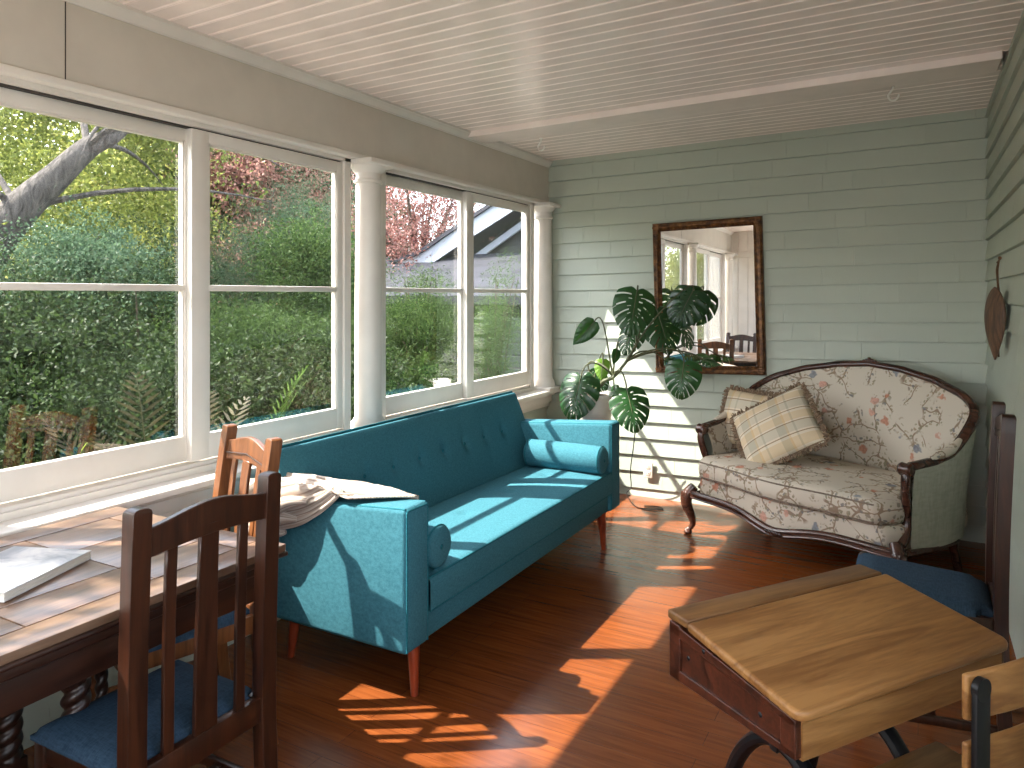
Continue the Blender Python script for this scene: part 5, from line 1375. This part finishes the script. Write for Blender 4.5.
T('garden_tree', 'broad dark evergreen closing the view far behind', 'tree', [(60, 290, 18, (3.5, 3.0, 1.9), 7000), (220, 285, 19, (3.6, 3.0, 2.3), 8000), (350, 280, 19, (3, 3, 2.2), 7000), (140, 320, 17, (3.5, 2.5, 1.8), 7000), (300, 230, 20, (3.0, 2.5, 2.2), 6000), (470, 310, 19, (2.5, 2.5, 1.2), 3000)], 'lf_dark', 0.26, 35, tr_r=0.2)
def T2(name, label, cat, spec, mat, leaf, seed, **kw):
    crown = [((x, y, z), rad, n) for x, y, z, rad, n in spec]; return tree(name, label, cat, crown, (spec[0][0], spec[0][1]), mat, leaf, seed, **kw)
T2('garden_tree', 'green tree beyond the left picture edge, seen only in the mirror', 'tree', [(-7.5, 0.6, 1.6, (1.3, 1.5, 1.3), 4500), (-7.2, -1.6, 1.4, (1.2, 1.5, 1.3), 4500), (-8, -3.6, 1.8, (1.5, 1.8, 1.6), 4500), (-8.5, 2.4, 2.0, (1.3, 1.5, 1.2), 3500)], 'lf_oak', 0.12, 41, tr_r=0.08)
T2('garden_tree', 'slim green tree beside the porch beyond the camera side, seen only in the mirror', 'tree', [(-4.4, -5.6, 1.6, (0.9, 1.1, 1.5), 4500), (-5.4, -8.6, 2.0, (1.3, 1.4, 2.0), 4500), (-3.6, -8.2, 2.2, (0.9, 1.2, 1.8), 3500), (-4.2, -6.4, 3.4, (1.0, 1.1, 1.0), 3000)], 'lf_oak', 0.12, 42, tr_r=0.08)
# bronze fern fronds close to the first window
def fern(name, label, base, n, L, mat, seed, ang0, ang1, lean):
    r = empty(name, base, 0, label, 'fern'); rnd = random.Random(seed)
    for k in range(n):
        a = math.radians(ang0+(ang1-ang0)*(k+rnd.random()*0.5)/n); l = L*rnd.uniform(0.8, 1.1)
        d = Vector((math.cos(a), math.sin(a), 0)); P = bez((0, 0, 0), d*l*0.06+Vector((0, 0, l*0.5)), d*l*0.22*lean+Vector((0, 0, l*0.85)), d*l*0.42*lean+Vector((0, 0, l*1.0)), 30)
        m = MB(); m.tube(P, list(np.linspace(0.006, 0.0015, 31)), 5)
        for i in range(10, 31):
            t = (P[i]-P[i-1]).normalized(); sd_ = t.cross(Vector((0, 0, 1))).normalized(); w_ = 0.085*l*math.sin(PI*min(1, (i-8)/22.5))**0.7+0.004
            for s in (-1, 1):
                b0 = P[i]; e = b0+sd_*s*w_+t*w_*0.6+Vector((0, 0, w_*0.12)); pp = t*0.010+Vector((0, 0, 0.003))
                m.bm.faces.new([m.bm.verts.new(q) for q in (b0, b0.lerp(e, 0.4)-pp, e, b0.lerp(e, 0.4)+pp)])
        m.build('frond', mat, r, smooth=False, flip=False)
M['lf_bronze'] = leafmat('bronze_fern_leaf', fl(58, 54, 30), fl(100, 92, 54), 0.3)
M['lf_lime'] = leafmat('lime_leaf', fl(150, 190, 50), fl(190, 214, 80), 0.5)
b = pt(160, 470, 3.75); fern('garden_fern', 'bronze-green fern just outside the leftmost window', Vector((b.x, b.y, GZ)), 6, 1.70, 'lf_bronze', 3, 95, 215, 0.9)
b = pt(232, 425, 5.0); fern('garden_fern', 'green fern just outside the lower left of the second window', Vector((b.x, b.y, GZ)), 5, 1.62, 'lf_fern', 8, 20, 160, 0.7)
b = pt(20, 480, 3.9); fern('lime_fern', 'lime green fern tips at the bottom of the leftmost window', Vector((b.x, b.y, GZ)), 7, 1.35, 'lf_lime', 9, 0, 330, 0.5)

# neighbouring house with slate-grey roofs
def house():
    M['fascia'] = plain('white_rake_board', lin(176, 180, 190), 0.5, var=0.03)
    M['gable'] = plain('grey_gable_shingles', lin(62, 61, 62), 0.8, var=0.1, vs=12)
    def roofm():
        m, nt, b = newmat('slate_grey_shingle_roof'); v = coords(nt)
        br = nt.nodes.new('ShaderNodeTexBrick'); br.inputs['Scale'].default_value = 1; br.inputs['Brick Width'].default_value = 0.32; br.inputs['Row Height'].default_value = 0.14; br.inputs['Mortar Size'].default_value = 0.006
        br.inputs['Color1'].default_value = lin(30, 31, 39); br.inputs['Color2'].default_value = lin(50, 50, 60); br.inputs['Mortar'].default_value = lin(60, 60, 66); nt.links.new(v, br.inputs[0])
        nt.links.new(br.outputs[0], b.inputs['Base Color']); b.inputs['Roughness'].default_value = 0.85; return m
    M['roof'] = roofm()
    Yg = 10.2
    o0 = at_y(440, 300, Yg); base = Vector((o0.x, Yg, GZ))
    r = empty('neighbouring_house', base, 0, 'neighbouring house with grey roof and white gable rake board', 'house')
    def L(px, py, Y): return at_y(px, py, Y)-base
    # lower roof plane, rising away from us
    a, b, c, d = L(384, 296, 8.6), L(620, 296, 8.6), L(640, 243, Yg), L(384, 262, Yg)
    a.z = b.z; c.z = d.z = (c.z+d.z)/2
    m = MB(); v = [m.bm.verts.new(q) for q in (a, b, c, d)]; v2 = [m.bm.verts.new(q.co-Vector((0, 0, 0.12))) for q in v]
    m.bm.faces.new(v); m.bm.faces.new(list(reversed(v2)))
    for i in range(4): m.bm.faces.new((v[i], v[(i+1) % 4], v2[(i+1) % 4], v2[i]))
    m.build('lower_roof', 'roof', r, smooth=False)
    # walls below the lower roof
    m = MB(); m.bb(a.x+0.3, b.x, a.y+0.35, a.y+0.5, 0, a.z-0.02); m.build('wall', 'gable', r, smooth=False)
    # gable end wall
    e0, e1, apex = L(452, 262, Yg+0.25), L(700, 262, Yg+0.25), L(575, 172, Yg+0.25); e0.z = e1.z = c.z-0.3
    m = MB(); q0 = [m.bm.verts.new(p) for p in (e0, e1, apex)]; q1 = [m.bm.verts.new(p+Vector((0, 0.2, 0))) for p in (e0, e1, apex)]
    m.bm.faces.new(q0); m.bm.faces.new(list(reversed(q1)))
    for i in range(3): m.bm.faces.new((q0[i], q0[(i+1) % 3], q1[(i+1) % 3], q1[i]))
    # shingle courses on the gable
    gw = m.build('gable_wall', 'gable', r, smooth=False)
    # flared rake board from the eave up to the ridge
    up = catmull([L(392, 264, Yg-0.3), L(420, 254, Yg-0.3), L(450, 234, Yg-0.3), L(505, 198, Yg-0.3), L(575, 150, Yg-0.3)], 6)
    def board(off0, off1, y0, y1, mat, name):
        m = MB(); cols = []
        for i, p in enumerate(up):
            t = (up[min(i+1, len(up)-1)]-up[max(i-1, 0)]).normalized(); nn = Vector((t.z, 0, -t.x))
            if nn.z > 0: nn = -nn
            cols.append([m.bm.verts.new(p+nn*o_+Vector((0, y_, 0))) for o_, y_ in ((off0, y0), (off1, y0), (off1, y1), (off0, y1))])
        for a_, b_ in zip(cols, cols[1:]):
            for k in range(4): m.bm.faces.new((a_[k], a_[(k+1) % 4], b_[(k+1) % 4], b_[k]))
        m.bm.faces.new(list(reversed(cols[0]))); m.bm.faces.new(cols[-1])
        return m.build(name, mat, r, smooth=False)
    board(0.0, 0.24, 0, 0.04, 'fascia', 'rake_board'); board(-0.06, 0.0, -0.05, 3.0, 'roof', 'upper_roof'); board(0.20, 0.23, 0.04, 0.5, 'gable', 'soffit')
    # lower rake board inside the gable
    m = MB(); A_, B_ = L(470, 262, Yg+0.1), L(540, 212, Yg+0.1); m.beam(A_, B_, 0.05, 0.10, 0.0); m.build('inner_rake_board', 'fascia', r, smooth=False)
house()
def garden_fence():
    M['fence'] = plain('dark_green_stained_boards', lin(48, 62, 54), 0.7, var=0.15)
    Yf = 7.6; a = at_y(500, 330, Yf); b_ = at_y(640, 330, Yf); base = Vector((a.x, Yf, GZ))
    r = empty('garden_fence', base, 0, 'dark green horizontal board fence low in the fourth window', 'fence'); W_ = 3.2
    zt = a.z-GZ+0.02
    m = MB(); z = 0.05
    while z < zt: m.bb(-0.4, W_, 0, 0.03, z, z+0.13, 0.004, 1); z += 0.15
    m.build('boards', 'fence', r)
    for x in (-0.38, 0.8, 2.0, 3.15): m = MB(); m.bb(x-0.05, x+0.05, 0.03, 0.13, 0, zt+0.05, 0.005); m.build('post', 'fence', r)
garden_fence()
def bucket(px, py, d, label):
    c = pt(px, py, d); r = empty('garden_pot', (c.x, c.y, GZ), 0, label, 'pot', None); h = c.z-GZ
    m = MB(); m.lathe([(0.055, h-0.14), (0.075, h), (0.068, h), (0.05, h-0.13)], (0, 0, 0), 20); m.build('pot_body', 'ceramic', r)
    m = MB(); m.lathe([(0.11, 0), (0.11, 0.02), (0.03, 0.03), (0.03, h-0.16), (0.10, h-0.15), (0.10, h-0.14)], (0, 0, 0), 16); m.build('pedestal', 'gable', r)
bucket(442, 379, 6.0, 'small white pot outside the third window')
# climbing branch above the porch eave whose leaves dapple the table with shade
def dapple():
    base = Vector((-5.2, -1.5, GZ)); r = empty('garden_tree', base, 0, 'slender oak beside the porch beyond the left picture edge, shading the table', 'tree')
    m = MB(); m.tube(catmull([(0, 0, 0), (0.05, 0.0, 2.0), (0.2, 0.2, 3.6), (0.5, 0.5, 4.6)], 5), list(np.linspace(0.09, 0.03, 16)), 10)
    rnd = random.Random(2); bl = []
    for k in range(12):
        c = Vector((rnd.uniform(-0.2, 1.3), rnd.uniform(0.5, 1.45), rnd.uniform(4.3, 5.0))); m.tube(bez((0.3, 0.3, 3.7), (0.3, 0.4, 4.0), c-Vector((0.1, 0.1, 0.1)), c, 6), list(np.linspace(0.02, 0.006, 7)), 6)
        bl.append((tuple(c), (0.42, 0.42, 0.16), 26))
    m.build('trunk', 'bark_d', r); cards('foliage', r, 'lf_oak', bl, 0.15, 77)
dapple()
